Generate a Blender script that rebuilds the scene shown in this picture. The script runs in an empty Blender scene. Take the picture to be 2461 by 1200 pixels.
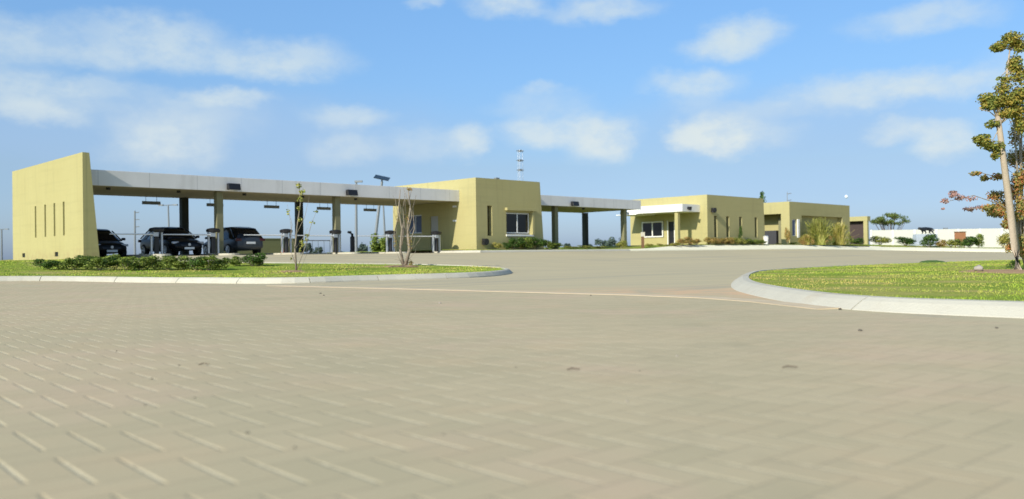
import bpy, bmesh, math, random
import numpy as np
from mathutils import Vector, Matrix
R = math.radians
sc = bpy.context.scene
COL = sc.collection

# ------------------------------------------------------------------ camera
F = 2064.0; W0, H0 = 2461.0, 1200.0
EYE = 0.65
PITCH = math.atan(13.5 / F); ROLL = math.atan(0.0141)
_r0 = Vector((1, 0, 0)); _f = Vector((0, math.cos(PITCH), math.sin(PITCH))); _u0 = _r0.cross(_f)
CR = (math.cos(ROLL) * _r0 - math.sin(ROLL) * _u0).normalized()
CU = CR.cross(_f).normalized()
cam_d = bpy.data.cameras.new('camera'); cam = bpy.data.objects.new('camera', cam_d); COL.objects.link(cam)
M = Matrix((CR, CU, -_f)).transposed().to_4x4(); M.translation = Vector((0, 0, EYE))
cam.matrix_world = M
cam_d.sensor_width = 36; cam_d.lens = 36 * F / W0; cam_d.clip_start = 0.05; cam_d.clip_end = 9000
cam_d.dof.use_dof = True; cam_d.dof.focus_distance = 15; cam_d.dof.aperture_fstop = 1.35
sc.camera = cam

# site frame: E1 runs along the canopy (right and away), E2 across it (left and away)
TH = R(44.5)
E1 = Vector((math.cos(TH), math.sin(TH), 0)); E2 = Vector((-math.sin(TH), math.cos(TH), 0))

def ray(px, py):
    return (_f + CR * ((px - W0 / 2) / F) + CU * (-(py - H0 / 2) / F))
def at(px, py, Y):
    d = ray(px, py); t = Y / d.y
    return Vector((0, 0, EYE)) + d * t
def pq(x, y): return (x * E1.x + y * E1.y, x * E2.x + y * E2.y)
def xy(p, q): return (p * E1.x + q * E2.x, p * E1.y + q * E2.y)
def sm(a, b, x):
    t = min(1, max(0, (x - a) / (b - a))); return t * t * (3 - 2 * t)
def gz(x, y):
    p, q = pq(x, y)
    A = 0.55 + 0.30 * sm(11, 19, p) - 0.45 * sm(74, 118, p)
    return A * sm(24, 41, q)
def hit(px, py, dz=0.0, tmax=140):
    d = ray(px, py); t = 1.0
    while t < tmax:
        P = Vector((0, 0, EYE)) + d * t
        if P.z <= gz(P.x, P.y) + dz: break
        t *= 1.004
    return Vector((P.x, P.y, gz(P.x, P.y) + dz))

# ------------------------------------------------------------------ sun + sky
SUN = (-1.0 * E1 - 0.15 * E2 + Vector((0, 0, 0.56))).normalized()
sun_el = math.asin(SUN.z); sun_az = math.atan2(SUN.x, SUN.y)
ld = bpy.data.lights.new('sun', 'SUN'); ld.energy = 3.6; ld.angle = R(0.5); ld.color = (1, 0.94, 0.82)
lo = bpy.data.objects.new('sun', ld); COL.objects.link(lo)
lo.rotation_euler = (-SUN).to_track_quat('-Z', 'Y').to_euler(); lo.location = (-30, -30, 40)

sc.view_settings.view_transform = 'Standard'; sc.view_settings.look = 'None'
sc.view_settings.exposure = 0.5; sc.view_settings.gamma = 1
sc.cycles.max_bounces = 6; sc.cycles.use_denoising = True

class NT:
    """tiny helper to write node maths"""
    def __init__(s, nt): s.nt = nt
    def new(s, t, **k):
        n = s.nt.nodes.new(t)
        for a, b in k.items(): setattr(n, a, b)
        return n
    def put(s, sock, v):
        if isinstance(v, bpy.types.NodeSocket): s.nt.links.new(v, sock)
        elif v is not None:
            if hasattr(sock.default_value, '__len__') and isinstance(v, (int, float)): v = [v] * len(sock.default_value)
            if hasattr(sock.default_value, '__len__') and len(v) == 3 and len(sock.default_value) == 4: v = (*v, 1)
            sock.default_value = v
    def m(s, op, a, b=None, c=None, clamp=False):
        n = s.new('ShaderNodeMath', operation=op); n.use_clamp = clamp
        s.put(n.inputs[0], a)
        if b is not None: s.put(n.inputs[1], b)
        if c is not None: s.put(n.inputs[2], c)
        return n.outputs[0]
    def vm(s, op, a, b=None):
        n = s.new('ShaderNodeVectorMath', operation=op); s.put(n.inputs[0], a)
        if b is not None: s.put(n.inputs[1], b)
        return n.outputs['Value'] if op in ('LENGTH', 'DOT_PRODUCT', 'DISTANCE') else n.outputs[0]
    def mix(s, f, a, b, mode='MIX'):
        n = s.new('ShaderNodeMix', data_type='RGBA', blend_type=mode)
        s.put(n.inputs[0], f); s.put(n.inputs[6], a); s.put(n.inputs[7], b); return n.outputs[2]
    def noise(s, vec, scale, detail=4, rough=0.55, out='Fac'):
        n = s.new('ShaderNodeTexNoise'); s.put(n.inputs['Scale'], scale); n.inputs['Detail'].default_value = detail
        n.inputs['Roughness'].default_value = rough
        if vec is not None: s.put(n.inputs['Vector'], vec)
        return n.outputs[out]
    def ramp(s, f, stops):
        n = s.new('ShaderNodeValToRGB'); el = n.color_ramp.elements
        while len(el) < len(stops): el.new(0.5)
        for e, (p, c) in zip(el, stops): e.position = p; e.color = (*c, 1) if len(c) == 3 else c
        s.put(n.inputs[0], f); return n.outputs[0]
    def rng(s, v, a, b, c=0.0, d=1.0, smooth=True):
        n = s.new('ShaderNodeMapRange'); n.interpolation_type = 'SMOOTHSTEP' if smooth else 'LINEAR'
        s.put(n.inputs[0], v)
        for i, k in zip((1, 2, 3, 4), (a, b, c, d)): s.put(n.inputs[i], k)
        return n.outputs[0]

wd = bpy.data.worlds.new('World'); sc.world = wd; wd.use_nodes = True
wn = NT(wd.node_tree); wd.node_tree.nodes.clear()
sky = wn.new('ShaderNodeTexSky', sky_type='NISHITA'); sky.sun_disc = False
sky.sun_elevation = sun_el; sky.sun_rotation = sun_az
sky.altitude = 50; sky.air_density = 1.0; sky.dust_density = 0.9; sky.ozone_density = 2.0
tc = wn.new('ShaderNodeTexCoord'); sep = wn.new('ShaderNodeSeparateXYZ'); wn.put(sep.inputs[0], tc.outputs['Generated'])
az = wn.m('ARCTAN2', sep.outputs[0], sep.outputs[1]); el = wn.m('ARCSINE', sep.outputs[2])
cmb = wn.new('ShaderNodeCombineXYZ'); wn.put(cmb.inputs[0], az); wn.put(cmb.inputs[1], el)
base = cmb.outputs[0]
stretch = wn.vm('MULTIPLY', base, (1, 1.6, 1))
wrp = wn.vm('SUBTRACT', wn.noise(stretch, 11, 5, 0.6, 'Color'), (0.5, 0.5, 0.5))
wrp = wn.vm('MULTIPLY', wrp, (0.055, 0.035, 0))
wrp2 = wn.vm('MULTIPLY', wn.vm('SUBTRACT', wn.noise(stretch, 38, 4, 0.6, 'Color'), (0.5, 0.5, 0.5)), (0.020, 0.016, 0))
wv = wn.vm('ADD', wn.vm('ADD', base, wrp), wrp2)
# each cloud: direction (as seen from the forecourt), angular half widths, brightness
CL = [(60,95,150,45,.62),(230,55,90,26,.3),(390,90,120,48,.7),(270,130,70,34,.55),(470,140,130,30,.5),(690,140,150,45,.66),
      (640,165,120,28,.5),(90,225,120,46,.62),(80,265,90,26,.5),(240,200,130,22,.4),(545,238,95,22,.7),(430,275,160,50,.42),(395,345,110,62,.72),
      (840,275,95,30,.6),(830,355,80,40,.45),(690,320,300,70,.28),(1125,340,48,40,.68),(1030,345,120,40,.35),
      (1215,10,85,32,.8),(1030,2,50,14,.5),(1450,20,130,26,.7),(1790,85,95,42,.65),(1720,105,80,30,.75),(1800,70,90,32,.45),(1665,195,100,32,.7),(1660,235,60,30,.3),
      (1290,315,90,38,.75),(1420,310,100,45,.75),(1460,340,60,40,.7),(1300,250,120,30,.35),(1440,345,80,44,.5),(1715,320,95,42,1.0),(1745,345,60,36,.8),(1650,325,50,30,.8),(1790,330,110,36,.5),(1300,215,45,14,.35),
      (2220,48,140,34,.62),(2110,215,190,36,.72),(2280,205,150,26,.45),(1850,260,160,28,.35),(2140,305,55,26,.6),(2280,335,60,40,.8),(2240,300,80,20,.5),
      (1900,310,420,90,.38),(560,340,560,110,.42),(150,330,260,80,.4),(2050,420,500,90,.3),(1150,440,600,60,.2),(-250,150,200,60,.7),(-500,300,260,70,.6),(2700,130,220,60,.7),(2900,330,260,70,.6)]
tot = None; hz = None
for (cx, cy, rx, ry, k) in CL:
    d = ray(cx, cy).normalized(); ca, ce = math.atan2(d.x, d.y), math.asin(d.z)
    v = wn.vm('MULTIPLY', wn.vm('SUBTRACT', wv, (ca, ce, 0)), (F * 0.92 / rx, F * 0.92 / ry, 0))
    r = wn.vm('LENGTH', v)
    f = wn.m('MULTIPLY', wn.rng(r, 1.35, 0.30), k)
    if rx >= 250: hz = f if hz is None else wn.m('MAXIMUM', hz, f); continue
    tot = f if tot is None else wn.m('SUBTRACT', wn.m('ADD', tot, f), wn.m('MULTIPLY', tot, f))
fine = wn.rng(wn.noise(stretch, 26, 5, 0.6), 0.3, 0.62, 0.6, 1.0)
mask = wn.m('MULTIPLY', tot, fine, clamp=True)
# clouds fill the rest of the sky dome sparsely as well
gen = wn.rng(wn.noise(wn.vm('MULTIPLY', tc.outputs['Generated'], (1, 1, 3)), 3.0, 5), 0.5, 0.7, 0, 0.6)
back = wn.rng(wn.m('ABSOLUTE', az), 0.75, 1.0)
mask = wn.m('MAXIMUM', mask, wn.m('MULTIPLY', gen, back))
low = wn.rng(el, 0.24, 0.03)
side_ = wn.rng(az, -0.6, 0.5, 1.10, 0.93)
tint = wn.ramp(wn.m('MULTIPLY', el, 2.0), [(0.0, (.43, .57, .98)), (.06, (.46, .565, .84)), (.2, (.53, .59, .69)), (.4, (.60, .75, .86)), (.6, (.69, .89, 1.0))])
side3 = wn.new('ShaderNodeCombineXYZ')
for i_ in range(3): wn.put(side3.inputs[i_], side_)
skyc = wn.mix(1.0, wn.vm('MULTIPLY', sky.outputs[0], wn.vm('MULTIPLY', side3.outputs[0], (1.30, 1.30, 1.34))), tint, 'MULTIPLY')
cc = wn.mix(low, (5.0, 5.8, 6.1), (6.0, 6.4, 6.2))
skyc = wn.mix(wn.m('MULTIPLY', hz, 1.3, clamp=True), skyc, (2.95, 4.2, 6.0))
fin = wn.mix(wn.m('MULTIPLY', mask, 0.95), skyc, cc)
bg = wn.new('ShaderNodeBackground'); wn.put(bg.inputs[0], fin); bg.inputs[1].default_value = 0.095
wo = wn.new('ShaderNodeOutputWorld'); wn.nt.links.new(bg.outputs[0], wo.inputs[0])

# ------------------------------------------------------------------ materials
MAT = {}
def mat(name, col, rough=0.7, metal=0.0, var=0.12, scale=3.0, bump=0.0, bscale=40, coat=0, spec=0.5, fn=None, emit=None):
    if name in MAT: return MAT[name]
    m = bpy.data.materials.new(name); m.use_nodes = True; n = NT(m.node_tree)
    b = m.node_tree.nodes['Principled BSDF']
    tcn = n.new('ShaderNodeTexCoord'); v = tcn.outputs['Object']
    n.v = v; n.b = b
    if fn: fn(n)
    else:
        f = n.noise(v, scale, 5)
        c = n.mix(f, tuple(k * (1 - var) for k in col), tuple(min(1, k * (1 + var)) for k in col))
        n.put(b.inputs['Base Color'], c)
    if bump:
        bn = n.new('ShaderNodeBump'); bn.inputs['Strength'].default_value = bump; bn.inputs['Distance'].default_value = 0.02
        n.put(bn.inputs['Height'], n.noise(v, bscale, 4)); n.put(b.inputs['Normal'], bn.outputs[0])
    if not b.inputs['Roughness'].is_linked: b.inputs['Roughness'].default_value = rough
    b.inputs['Metallic'].default_value = metal
    b.inputs['Coat Weight'].default_value = coat; b.inputs['Specular IOR Level'].default_value = spec
    MAT[name] = m; return m

def plaster_fn(n):
    geo = n.new('ShaderNodeNewGeometry'); P = geo.outputs['Position']
    big = n.noise(P, 0.5, 4); fine_ = n.noise(P, 9, 5)
    c = n.mix(big, (0.408, 0.360, 0.160), (0.456, 0.411, 0.194))
    c = n.mix(n.m('MULTIPLY', n.rng(fine_, 0.45, 0.75), 0.16), c, (0.354, 0.313, 0.150))
    # rain streaks: noise stretched down the wall
    st = n.noise(n.vm('MULTIPLY', P, (2.5, 2.5, 0.16)), 2.0, 4)
    c = n.mix(n.m('MULTIPLY', n.rng(st, 0.52, 0.78), 0.34), c, (0.286, 0.258, 0.136))
    # faint horizontal trowel bands
    bd = n.noise(n.vm('MULTIPLY', P, (0.12, 0.12, 3.0)), 1.6, 3)
    c = n.mix(n.m('MULTIPLY', n.rng(bd, 0.5, 0.7), 0.20), c, (0.333, 0.303, 0.143))
    # splash dirt near the ground
    sepz = n.new('ShaderNodeSeparateXYZ'); n.put(sepz.inputs[0], P)
    dirt = n.m('MULTIPLY', n.rng(sepz.outputs[2], 1.5, 0.9), n.rng(n.noise(P, 3, 4), 0.35, 0.7))
    c = n.mix(n.m('MULTIPLY', dirt, 0.45), c, (0.340, 0.245, 0.129))
    n.put(n.b.inputs['Base Color'], c)
PLASTER = mat('cream_plaster', (0.6, 0.53, 0.25), 0.92, bump=0.25, bscale=25, spec=0.2, fn=plaster_fn)
def conc_fn(n):
    geo = n.new('ShaderNodeNewGeometry'); P = geo.outputs['Position']
    c = n.mix(n.noise(P, 0.7, 5), (0.62, 0.61, 0.585), (0.82, 0.80, 0.78))
    st = n.noise(n.vm('MULTIPLY', P, (1.6, 1.6, 0.25)), 1.2, 4)
    c = n.mix(n.m('MULTIPLY', n.rng(st, 0.5, 0.75), 0.5), c, (0.54, 0.52, 0.49))
    # board joints every 2.4 m along the slab
    d = n.vm('DOT_PRODUCT', P, tuple(E1)); fr = n.m('FRACT', n.m('DIVIDE', d, 2.45))
    j = n.m('LESS_THAN', fr, 0.012)
    c = n.mix(n.m('MULTIPLY', j, 0.5), c, (0.3, 0.3, 0.3))
    n.put(n.b.inputs['Base Color'], c)
CONC = mat('canopy_concrete', (0.6, 0.6, 0.6), 0.9, bump=0.2, bscale=12, spec=0.2, fn=conc_fn)
SOFFIT = mat('soffit_paint', (0.48, 0.42, 0.27), 0.95, var=0.1)
def kerb_fn(n):
    P = n.new('ShaderNodeNewGeometry').outputs['Position']
    c = n.mix(n.noise(P, 1.8, 5), (0.46, 0.43, 0.345), (0.57, 0.545, 0.44))
    c = n.mix(n.m('MULTIPLY', n.rng(n.noise(P, 7, 5, 0.7), 0.55, 0.75), 0.35), c, (0.33, 0.29, 0.21))
    c = n.mix(n.m('MULTIPLY', n.rng(n.noise(P, 0.7, 4), 0.55, 0.7), 0.4), c, (0.42, 0.34, 0.23))
    n.put(n.b.inputs['Base Color'], c)
KERB = mat('kerb_concrete', (0.50, 0.47, 0.37), 0.95, bump=0.3, bscale=30, spec=0.1, fn=kerb_fn)
WHITEC = mat('white_paint', (0.80, 0.78, 0.72), 0.8, var=0.06, scale=1.5)
OLIVE = mat('olive_paint', (0.20, 0.22, 0.10), 0.9, var=0.12)
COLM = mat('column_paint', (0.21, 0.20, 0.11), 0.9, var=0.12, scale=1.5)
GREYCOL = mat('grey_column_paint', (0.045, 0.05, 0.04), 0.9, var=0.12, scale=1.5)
BLACKM = mat('black_plastic', (0.012, 0.012, 0.014), 0.45, var=0.2)
STEEL = mat('brushed_steel', (0.55, 0.57, 0.60), 0.35, metal=0.6, var=0.08)
ALU = mat('white_aluminium', (0.72, 0.73, 0.72), 0.45, var=0.04)
GALV = mat('galvanised_steel', (0.22, 0.24, 0.25), 0.6, metal=0.3, var=0.1)
GLASS = mat('dark_glass', (0.006, 0.007, 0.009), 0.12, var=0.2, spec=0.35)
CURT = mat('blue_curtain', (0.10, 0.13, 0.22), 0.8, var=0.3, scale=8)
WOOD = mat('brown_wood', (0.16, 0.085, 0.04), 0.8, var=0.25, scale=6)
RUST = mat('brown_metal', (0.34, 0.15, 0.065), 0.7, var=0.2, scale=2)
BARK = mat('grey_bark', (0.27, 0.225, 0.17), 0.95, var=0.35, scale=14, bump=0.6, bscale=30)
PALEBARK = mat('pale_bark', (0.40, 0.325, 0.235), 0.95, var=0.22, scale=9, bump=0.6, bscale=25)
DARKBARK = mat('dark_bark', (0.09, 0.06, 0.04), 0.95, var=0.3, scale=12)
STONE = mat('stone', (0.36, 0.32, 0.27), 0.95, var=0.25, scale=10, bump=0.6, bscale=15)
SOIL = mat('bare_soil', (0.38, 0.25, 0.14), 1.0, var=0.3, scale=3, bump=0.7, bscale=12, spec=0.1)
PLINTH = mat('plinth_blue_grey', (0.42, 0.47, 0.52), 0.85, var=0.1)
BRONZE = mat('black_bronze', (0.012, 0.014, 0.016), 0.35, var=0.3)
ORANGE = mat('orange_plastic', (0.55, 0.10, 0.03), 0.6, var=0.1)
PANEL = mat('solar_cell', (0.03, 0.05, 0.07), 0.25, var=0.2)
TYRE = mat('tyre_rubber', (0.015, 0.015, 0.015), 0.85, var=0.2)
REDL = mat('red_lens', (0.06, 0.005, 0.008), 0.2, var=0.1)
LENS = mat('clear_lens', (0.5, 0.52, 0.55), 0.15, var=0.1)

def grass_fn(n):
    geo = n.new('ShaderNodeNewGeometry'); P = geo.outputs['Position']
    c = n.ramp(n.noise(P, 0.45, 5, 0.6), [(0.3, (0.16, 0.245, 0.028)), (0.48, (0.25, 0.31, 0.04)), (0.62, (0.42, 0.36, 0.11))])
    c = n.mix(n.m('MULTIPLY', n.rng(n.noise(P, 14, 5, 0.7), 0.4, 0.7), 0.5), c, (0.12, 0.17, 0.02))
    n.put(n.b.inputs['Base Color'], c)
GRASS = mat('lawn', (0.2, 0.3, 0.05), 1.0, bump=0.9, bscale=18, spec=0.1, fn=grass_fn)
def blade_fn(n):
    geo = n.new('ShaderNodeNewGeometry'); P = geo.outputs['Position']
    c = n.ramp(n.noise(P, 0.6, 6, 0.65), [(0.34, (0.21, 0.34, 0.04)), (0.48, (0.36, 0.44, 0.06)), (0.58, (0.50, 0.45, 0.12)), (0.68, (0.58, 0.40, 0.17))])
    dn = n.rng(n.vm('DISTANCE', P, tuple(hit(1850, 690))), 4.5, 0.5)
    c = n.mix(n.m('MULTIPLY', dn, n.rng(n.noise(P, 1.6, 4), 0.36, 0.56)), c, (0.60, 0.40, 0.17))
    c = n.mix(n.m('MULTIPLY', geo.outputs['Random Per Island'], 0.30), c, (0.14, 0.23, 0.025))
    n.put(n.b.inputs['Base Color'], c)
BLADE = mat('grass_blades', (0.2, 0.3, 0.05), 0.8, spec=0.1, fn=blade_fn)
def leafmat(name, cols, rough=0.65, trans=0.25):
    def fn(n):
        geo = n.new('ShaderNodeNewGeometry'); oi = n.new('ShaderNodeObjectInfo')
        k = len(cols)
        f = n.m('FRACT', n.m('ADD', geo.outputs['Random Per Island'], n.m('MULTIPLY', oi.outputs['Random'], 0.15)))
        big = n.noise(geo.outputs['Position'], 2.5, 3)
        f = n.m('ADD', n.m('MULTIPLY', f, 0.6), n.m('MULTIPLY', n.rng(big, 0.3, 0.7), 0.4))
        c = n.ramp(f, [((i + 0.3) / k, cc_) for i, cc_ in enumerate(cols)])
        n.put(n.b.inputs['Base Color'], c)
        tr = n.new('ShaderNodeBsdfTranslucent'); n.put(tr.inputs[0], c)
        mx = n.new('ShaderNodeMixShader'); mx.inputs[0].default_value = trans
        n.nt.links.new(n.b.outputs[0], mx.inputs[1]); n.nt.links.new(tr.outputs[0], mx.inputs[2])
        out = [q for q in n.nt.nodes if q.type == 'OUTPUT_MATERIAL'][0]
        n.nt.links.new(mx.outputs[0], out.inputs[0])
    return mat(name, cols[0], rough, spec=0.25, fn=fn)
L_DARK = leafmat('leaf_dark_green', [(0.03, 0.07, 0.012), (0.06, 0.12, 0.02), (0.11, 0.19, 0.035)])
L_MID = leafmat('leaf_mid_green', [(0.055, 0.095, 0.016), (0.14, 0.20, 0.03), (0.32, 0.38, 0.08)])
L_GOLD = leafmat('leaf_golden', [(0.18, 0.18, 0.03), (0.38, 0.36, 0.07), (0.52, 0.44, 0.14)])
L_RUST = leafmat('leaf_rusty', [(0.16, 0.15, 0.03), (0.36, 0.30, 0.07), (0.55, 0.33, 0.14)])
L_YELG = leafmat('leaf_yellow_green', [(0.16, 0.17, 0.03), (0.30, 0.33, 0.06), (0.44, 0.42, 0.12)])
L_AUT = leafmat('leaf_autumn', [(0.14, 0.17, 0.05), (0.26, 0.26, 0.07), (0.42, 0.30, 0.09), (0.48, 0.19, 0.07)])
L_PINK = leafmat('leaf_dusky_pink', [(0.24, 0.18, 0.13), (0.44, 0.26, 0.22), (0.52, 0.30, 0.26)])
L_TOP = leafmat('leaf_olive', [(0.10, 0.14, 0.03), (0.22, 0.24, 0.045), (0.42, 0.31, 0.06)])
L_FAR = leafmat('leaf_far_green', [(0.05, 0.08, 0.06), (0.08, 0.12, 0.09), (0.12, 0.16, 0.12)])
L_FEATH = leafmat('leaf_feathery_green', [(0.06, 0.10, 0.02), (0.12, 0.17, 0.035), (0.20, 0.24, 0.07)])

def pave_fn(n):
    geo = n.new('ShaderNodeNewGeometry'); P = geo.outputs['Position']
    mp = n.new('ShaderNodeMapping'); n.put(mp.inputs[0], P)
    # long side of the pavers runs 41 degrees left of the view; u along it, v across
    mp.inputs['Rotation'].default_value = (0, 0, -R(90 + 41.5)); w = 0.148
    s = n.vm('MULTIPLY', mp.outputs[0], (1 / w, 1 / w, 0))
    sp = n.new('ShaderNodeSeparateXYZ'); n.put(sp.inputs[0], s); u, v = sp.outputs[0], sp.outputs[1]
    iu, iv = n.m('FLOOR', u), n.m('FLOOR', v); fu, fv = n.m('FRACT', u), n.m('FRACT', v)
    k = n.m('FLOORED_MODULO', n.m('SUBTRACT', iu, iv), 4)
    is0 = n.m('LESS_THAN', k, 0.5); is3 = n.m('GREATER_THAN', k, 2.5)
    is1 = n.m('MULTIPLY', n.m('GREATER_THAN', k, 0.5), n.m('LESS_THAN', k, 1.5))
    is2 = n.m('MULTIPLY', n.m('GREATER_THAN', k, 1.5), n.m('LESS_THAN', k, 2.5))
    dA = n.m('MINIMUM', n.m('ADD', fv, is2), n.m('ADD', n.m('SUBTRACT', 1, fv), is3))     # joints that run along u
    dB = n.m('MINIMUM', n.m('ADD', fu, is1), n.m('ADD', n.m('SUBTRACT', 1, fu), is0))
    dd = n.m('MINIMUM', dA, dB)
    h = n.rng(dd, 0.015, 0.075)
    # per paver tone: id of the brick = its first cell
    cu = n.m('SUBTRACT', iu, is1); cv = n.m('SUBTRACT', iv, is2)
    cid = n.new('ShaderNodeCombineXYZ'); n.put(cid.inputs[0], cu); n.put(cid.inputs[1], cv)
    wn_ = n.new('ShaderNodeTexWhiteNoise', noise_dimensions='2D'); n.put(wn_.inputs['Vector'], cid.outputs[0])
    tone = wn_.outputs['Value']
    big = n.noise(P, 0.22, 5, 0.6); mid = n.noise(P, 1.3, 5, 0.6); grit = n.noise(P, 60, 4, 0.7)
    c = n.mix(n.rng(big, 0.35, 0.65), (0.478, 0.410, 0.26), (0.553, 0.456, 0.29))
    c = n.mix(n.m('MULTIPLY', n.rng(n.noise(P, 0.6, 4), 0.48, 0.68), 0.7), c, (0.585, 0.44, 0.30))
    c = n.mix(n.m('MULTIPLY', n.rng(mid, 0.45, 0.75), 0.35), c, (0.60, 0.43, 0.26))
    c = n.mix(n.m('MULTIPLY', n.rng(n.noise(n.vm('ADD', P, (31, 7, 0)), 0.9, 5, 0.65), 0.55, 0.72), 0.35), c, (0.34, 0.30, 0.20))
    c = n.mix(n.m('MULTIPLY', tone, 0.30), c, (0.40, 0.35, 0.22))
    c = n.mix(n.m('MULTIPLY', grit, 0.25), c, (0.36, 0.31, 0.18))
    spq = n.new('ShaderNodeSeparateXYZ'); n.put(spq.inputs[0], P)
    c = n.mix(n.m('MULTIPLY', n.m('MULTIPLY', n.rng(spq.outputs[0], 1.5, 8.0), n.rng(n.noise(P, 0.35, 4), 0.3, 0.6)), 0.5), c, (0.64, 0.53, 0.36))
    # sunlit chamfers painted as patchy sand colour on the joints across the sun
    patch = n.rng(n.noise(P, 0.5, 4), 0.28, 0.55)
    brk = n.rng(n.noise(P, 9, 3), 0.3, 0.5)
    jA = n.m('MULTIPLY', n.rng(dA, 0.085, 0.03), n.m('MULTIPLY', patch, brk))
    # place along the straight run of each long joint (0..3 paver widths); its ends get no pale tone
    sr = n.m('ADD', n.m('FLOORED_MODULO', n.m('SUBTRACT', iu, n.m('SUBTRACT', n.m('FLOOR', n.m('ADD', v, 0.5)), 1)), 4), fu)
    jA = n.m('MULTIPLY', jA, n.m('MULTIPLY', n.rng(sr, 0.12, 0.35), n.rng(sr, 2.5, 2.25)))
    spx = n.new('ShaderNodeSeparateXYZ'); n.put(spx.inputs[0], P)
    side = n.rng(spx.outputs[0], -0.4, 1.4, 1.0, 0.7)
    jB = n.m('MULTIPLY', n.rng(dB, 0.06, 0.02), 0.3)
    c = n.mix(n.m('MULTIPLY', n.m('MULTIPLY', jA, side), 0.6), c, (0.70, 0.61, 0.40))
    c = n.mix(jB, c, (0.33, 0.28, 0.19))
    n.put(n.b.inputs['Base Color'], c)
    bn = n.new('ShaderNodeBump'); bn.inputs['Strength'].default_value = 0.5; bn.inputs['Distance'].default_value = 0.006
    n.put(bn.inputs['Height'], n.m('ADD', h, n.m('MULTIPLY', grit, 0.25))); n.put(n.b.inputs['Normal'], bn.outputs[0])
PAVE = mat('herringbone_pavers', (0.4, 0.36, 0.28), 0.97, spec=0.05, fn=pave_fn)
def road_fn(n):
    geo = n.new('ShaderNodeNewGeometry'); P = geo.outputs['Position']
    c = n.mix(n.noise(P, 0.25, 5), (0.48, 0.42, 0.27), (0.58, 0.49, 0.30))
    st = n.noise(n.vm('MULTIPLY', P, (0.15, 1.2, 1)), 0.8, 4)
    c = n.mix(n.m('MULTIPLY', n.rng(st, 0.45, 0.7), 0.4), c, (0.41, 0.37, 0.26))
    c = n.mix(n.m('MULTIPLY', n.noise(P, 30, 4, 0.7), 0.3), c, (0.38, 0.33, 0.22))
    tl = n.noise(n.vm('MULTIPLY', P, (0.05, 0.05, 1)), 6, 3)
    d2 = n.vm('DOT_PRODUCT', P, tuple(E2)); cb = n.new('ShaderNodeCombineXYZ'); n.put(cb.inputs[1], d2); n.put(cb.inputs[0], n.m('MULTIPLY', n.vm('DOT_PRODUCT', P, tuple(E1)), 0.04))
    c = n.mix(n.m('MULTIPLY', n.rng(n.noise(cb.outputs[0], 0.9, 5, 0.6), 0.5, 0.66), 0.45), c, (0.36, 0.325, 0.25))
    red = n.rng(n.vm('LENGTH', n.vm('MULTIPLY', n.vm('SUBTRACT', P, tuple(hit(1720, 706))), (0.35, 0.7, 1))), 3.0, 0.0)
    c = n.mix(n.m('MULTIPLY', red, n.rng(n.noise(P, 1.2, 4), 0.35, 0.6)), c, (0.62, 0.43, 0.26))
    n.put(n.b.inputs['Base Color'], c)
ROAD = mat('road_surface', (0.4, 0.36, 0.28), 0.97, spec=0.05, bump=0.3, bscale=40, fn=road_fn)
def field_fn(n):
    geo = n.new('ShaderNodeNewGeometry'); P = geo.outputs['Position']
    c = n.ramp(n.noise(P, 0.08, 5), [(0.35, (0.14, 0.17, 0.05)), (0.6, (0.26, 0.24, 0.10))])
    n.put(n.b.inputs['Base Color'], c)
FIELD = mat('field', (0.2, 0.2, 0.1), 1.0, spec=0.1, fn=field_fn)

# ------------------------------------------------------------------ object helpers
def link(o, parent=None):
    COL.objects.link(o)
    if parent is not None: o.parent = parent
    return o
def tag(o, label, cat, group=None):
    o['label'] = label; o['category'] = cat
    if group: o['group'] = group
    return o
def thing(name, label, cat, loc=(0, 0, 0), rz=0, group=None):
    o = bpy.data.objects.new(name, None); o.empty_display_size = 0.3; COL.objects.link(o)
    o.location = loc; o.rotation_euler = (0, 0, rz); return tag(o, label, cat, group)
def obj(name, bm, m, parent=None, smooth=False, bevel=0, recalc=True):
    if recalc: bmesh.ops.recalc_face_normals(bm, faces=bm.faces)
    me = bpy.data.meshes.new(name); bm.to_mesh(me); bm.free()
    for mm in (m if isinstance(m, (list, tuple)) else [m]): me.materials.append(mm)
    if smooth: me.polygons.foreach_set('use_smooth', [True] * len(me.polygons))
    o = bpy.data.objects.new(name, me); link(o, parent)
    if bevel:
        b = o.modifiers.new('bevel', 'BEVEL'); b.width = bevel; b.segments = 2; b.limit_method = 'ANGLE'
    return o
def raw(name, V, Fc, m, parent=None, smooth=False):
    me = bpy.data.meshes.new(name); me.from_pydata(V, [], Fc); me.materials.append(m)
    if smooth: me.polygons.foreach_set('use_smooth', [True] * len(me.polygons))
    return link(bpy.data.objects.new(name, me), parent)
def struct(o): o['kind'] = 'structure'; return o
def B(): return bmesh.new()
def box(bm, x0, x1, y0, y1, z0, z1, top=None):
    """box; top=(dx0,dx1,dy0,dy1) shifts the upper corners (taper)"""
    t = top or (0, 0, 0, 0)
    v = [bm.verts.new(c) for c in ((x0, y0, z0), (x1, y0, z0), (x1, y1, z0), (x0, y1, z0),
         (x0 + t[0], y0 + t[2], z1), (x1 + t[1], y0 + t[2], z1), (x1 + t[1], y1 + t[3], z1), (x0 + t[0], y1 + t[3], z1))]
    for f in ((0, 3, 2, 1), (4, 5, 6, 7), (0, 1, 5, 4), (1, 2, 6, 5), (2, 3, 7, 6), (3, 0, 4, 7)): bm.faces.new([v[i] for i in f])
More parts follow.
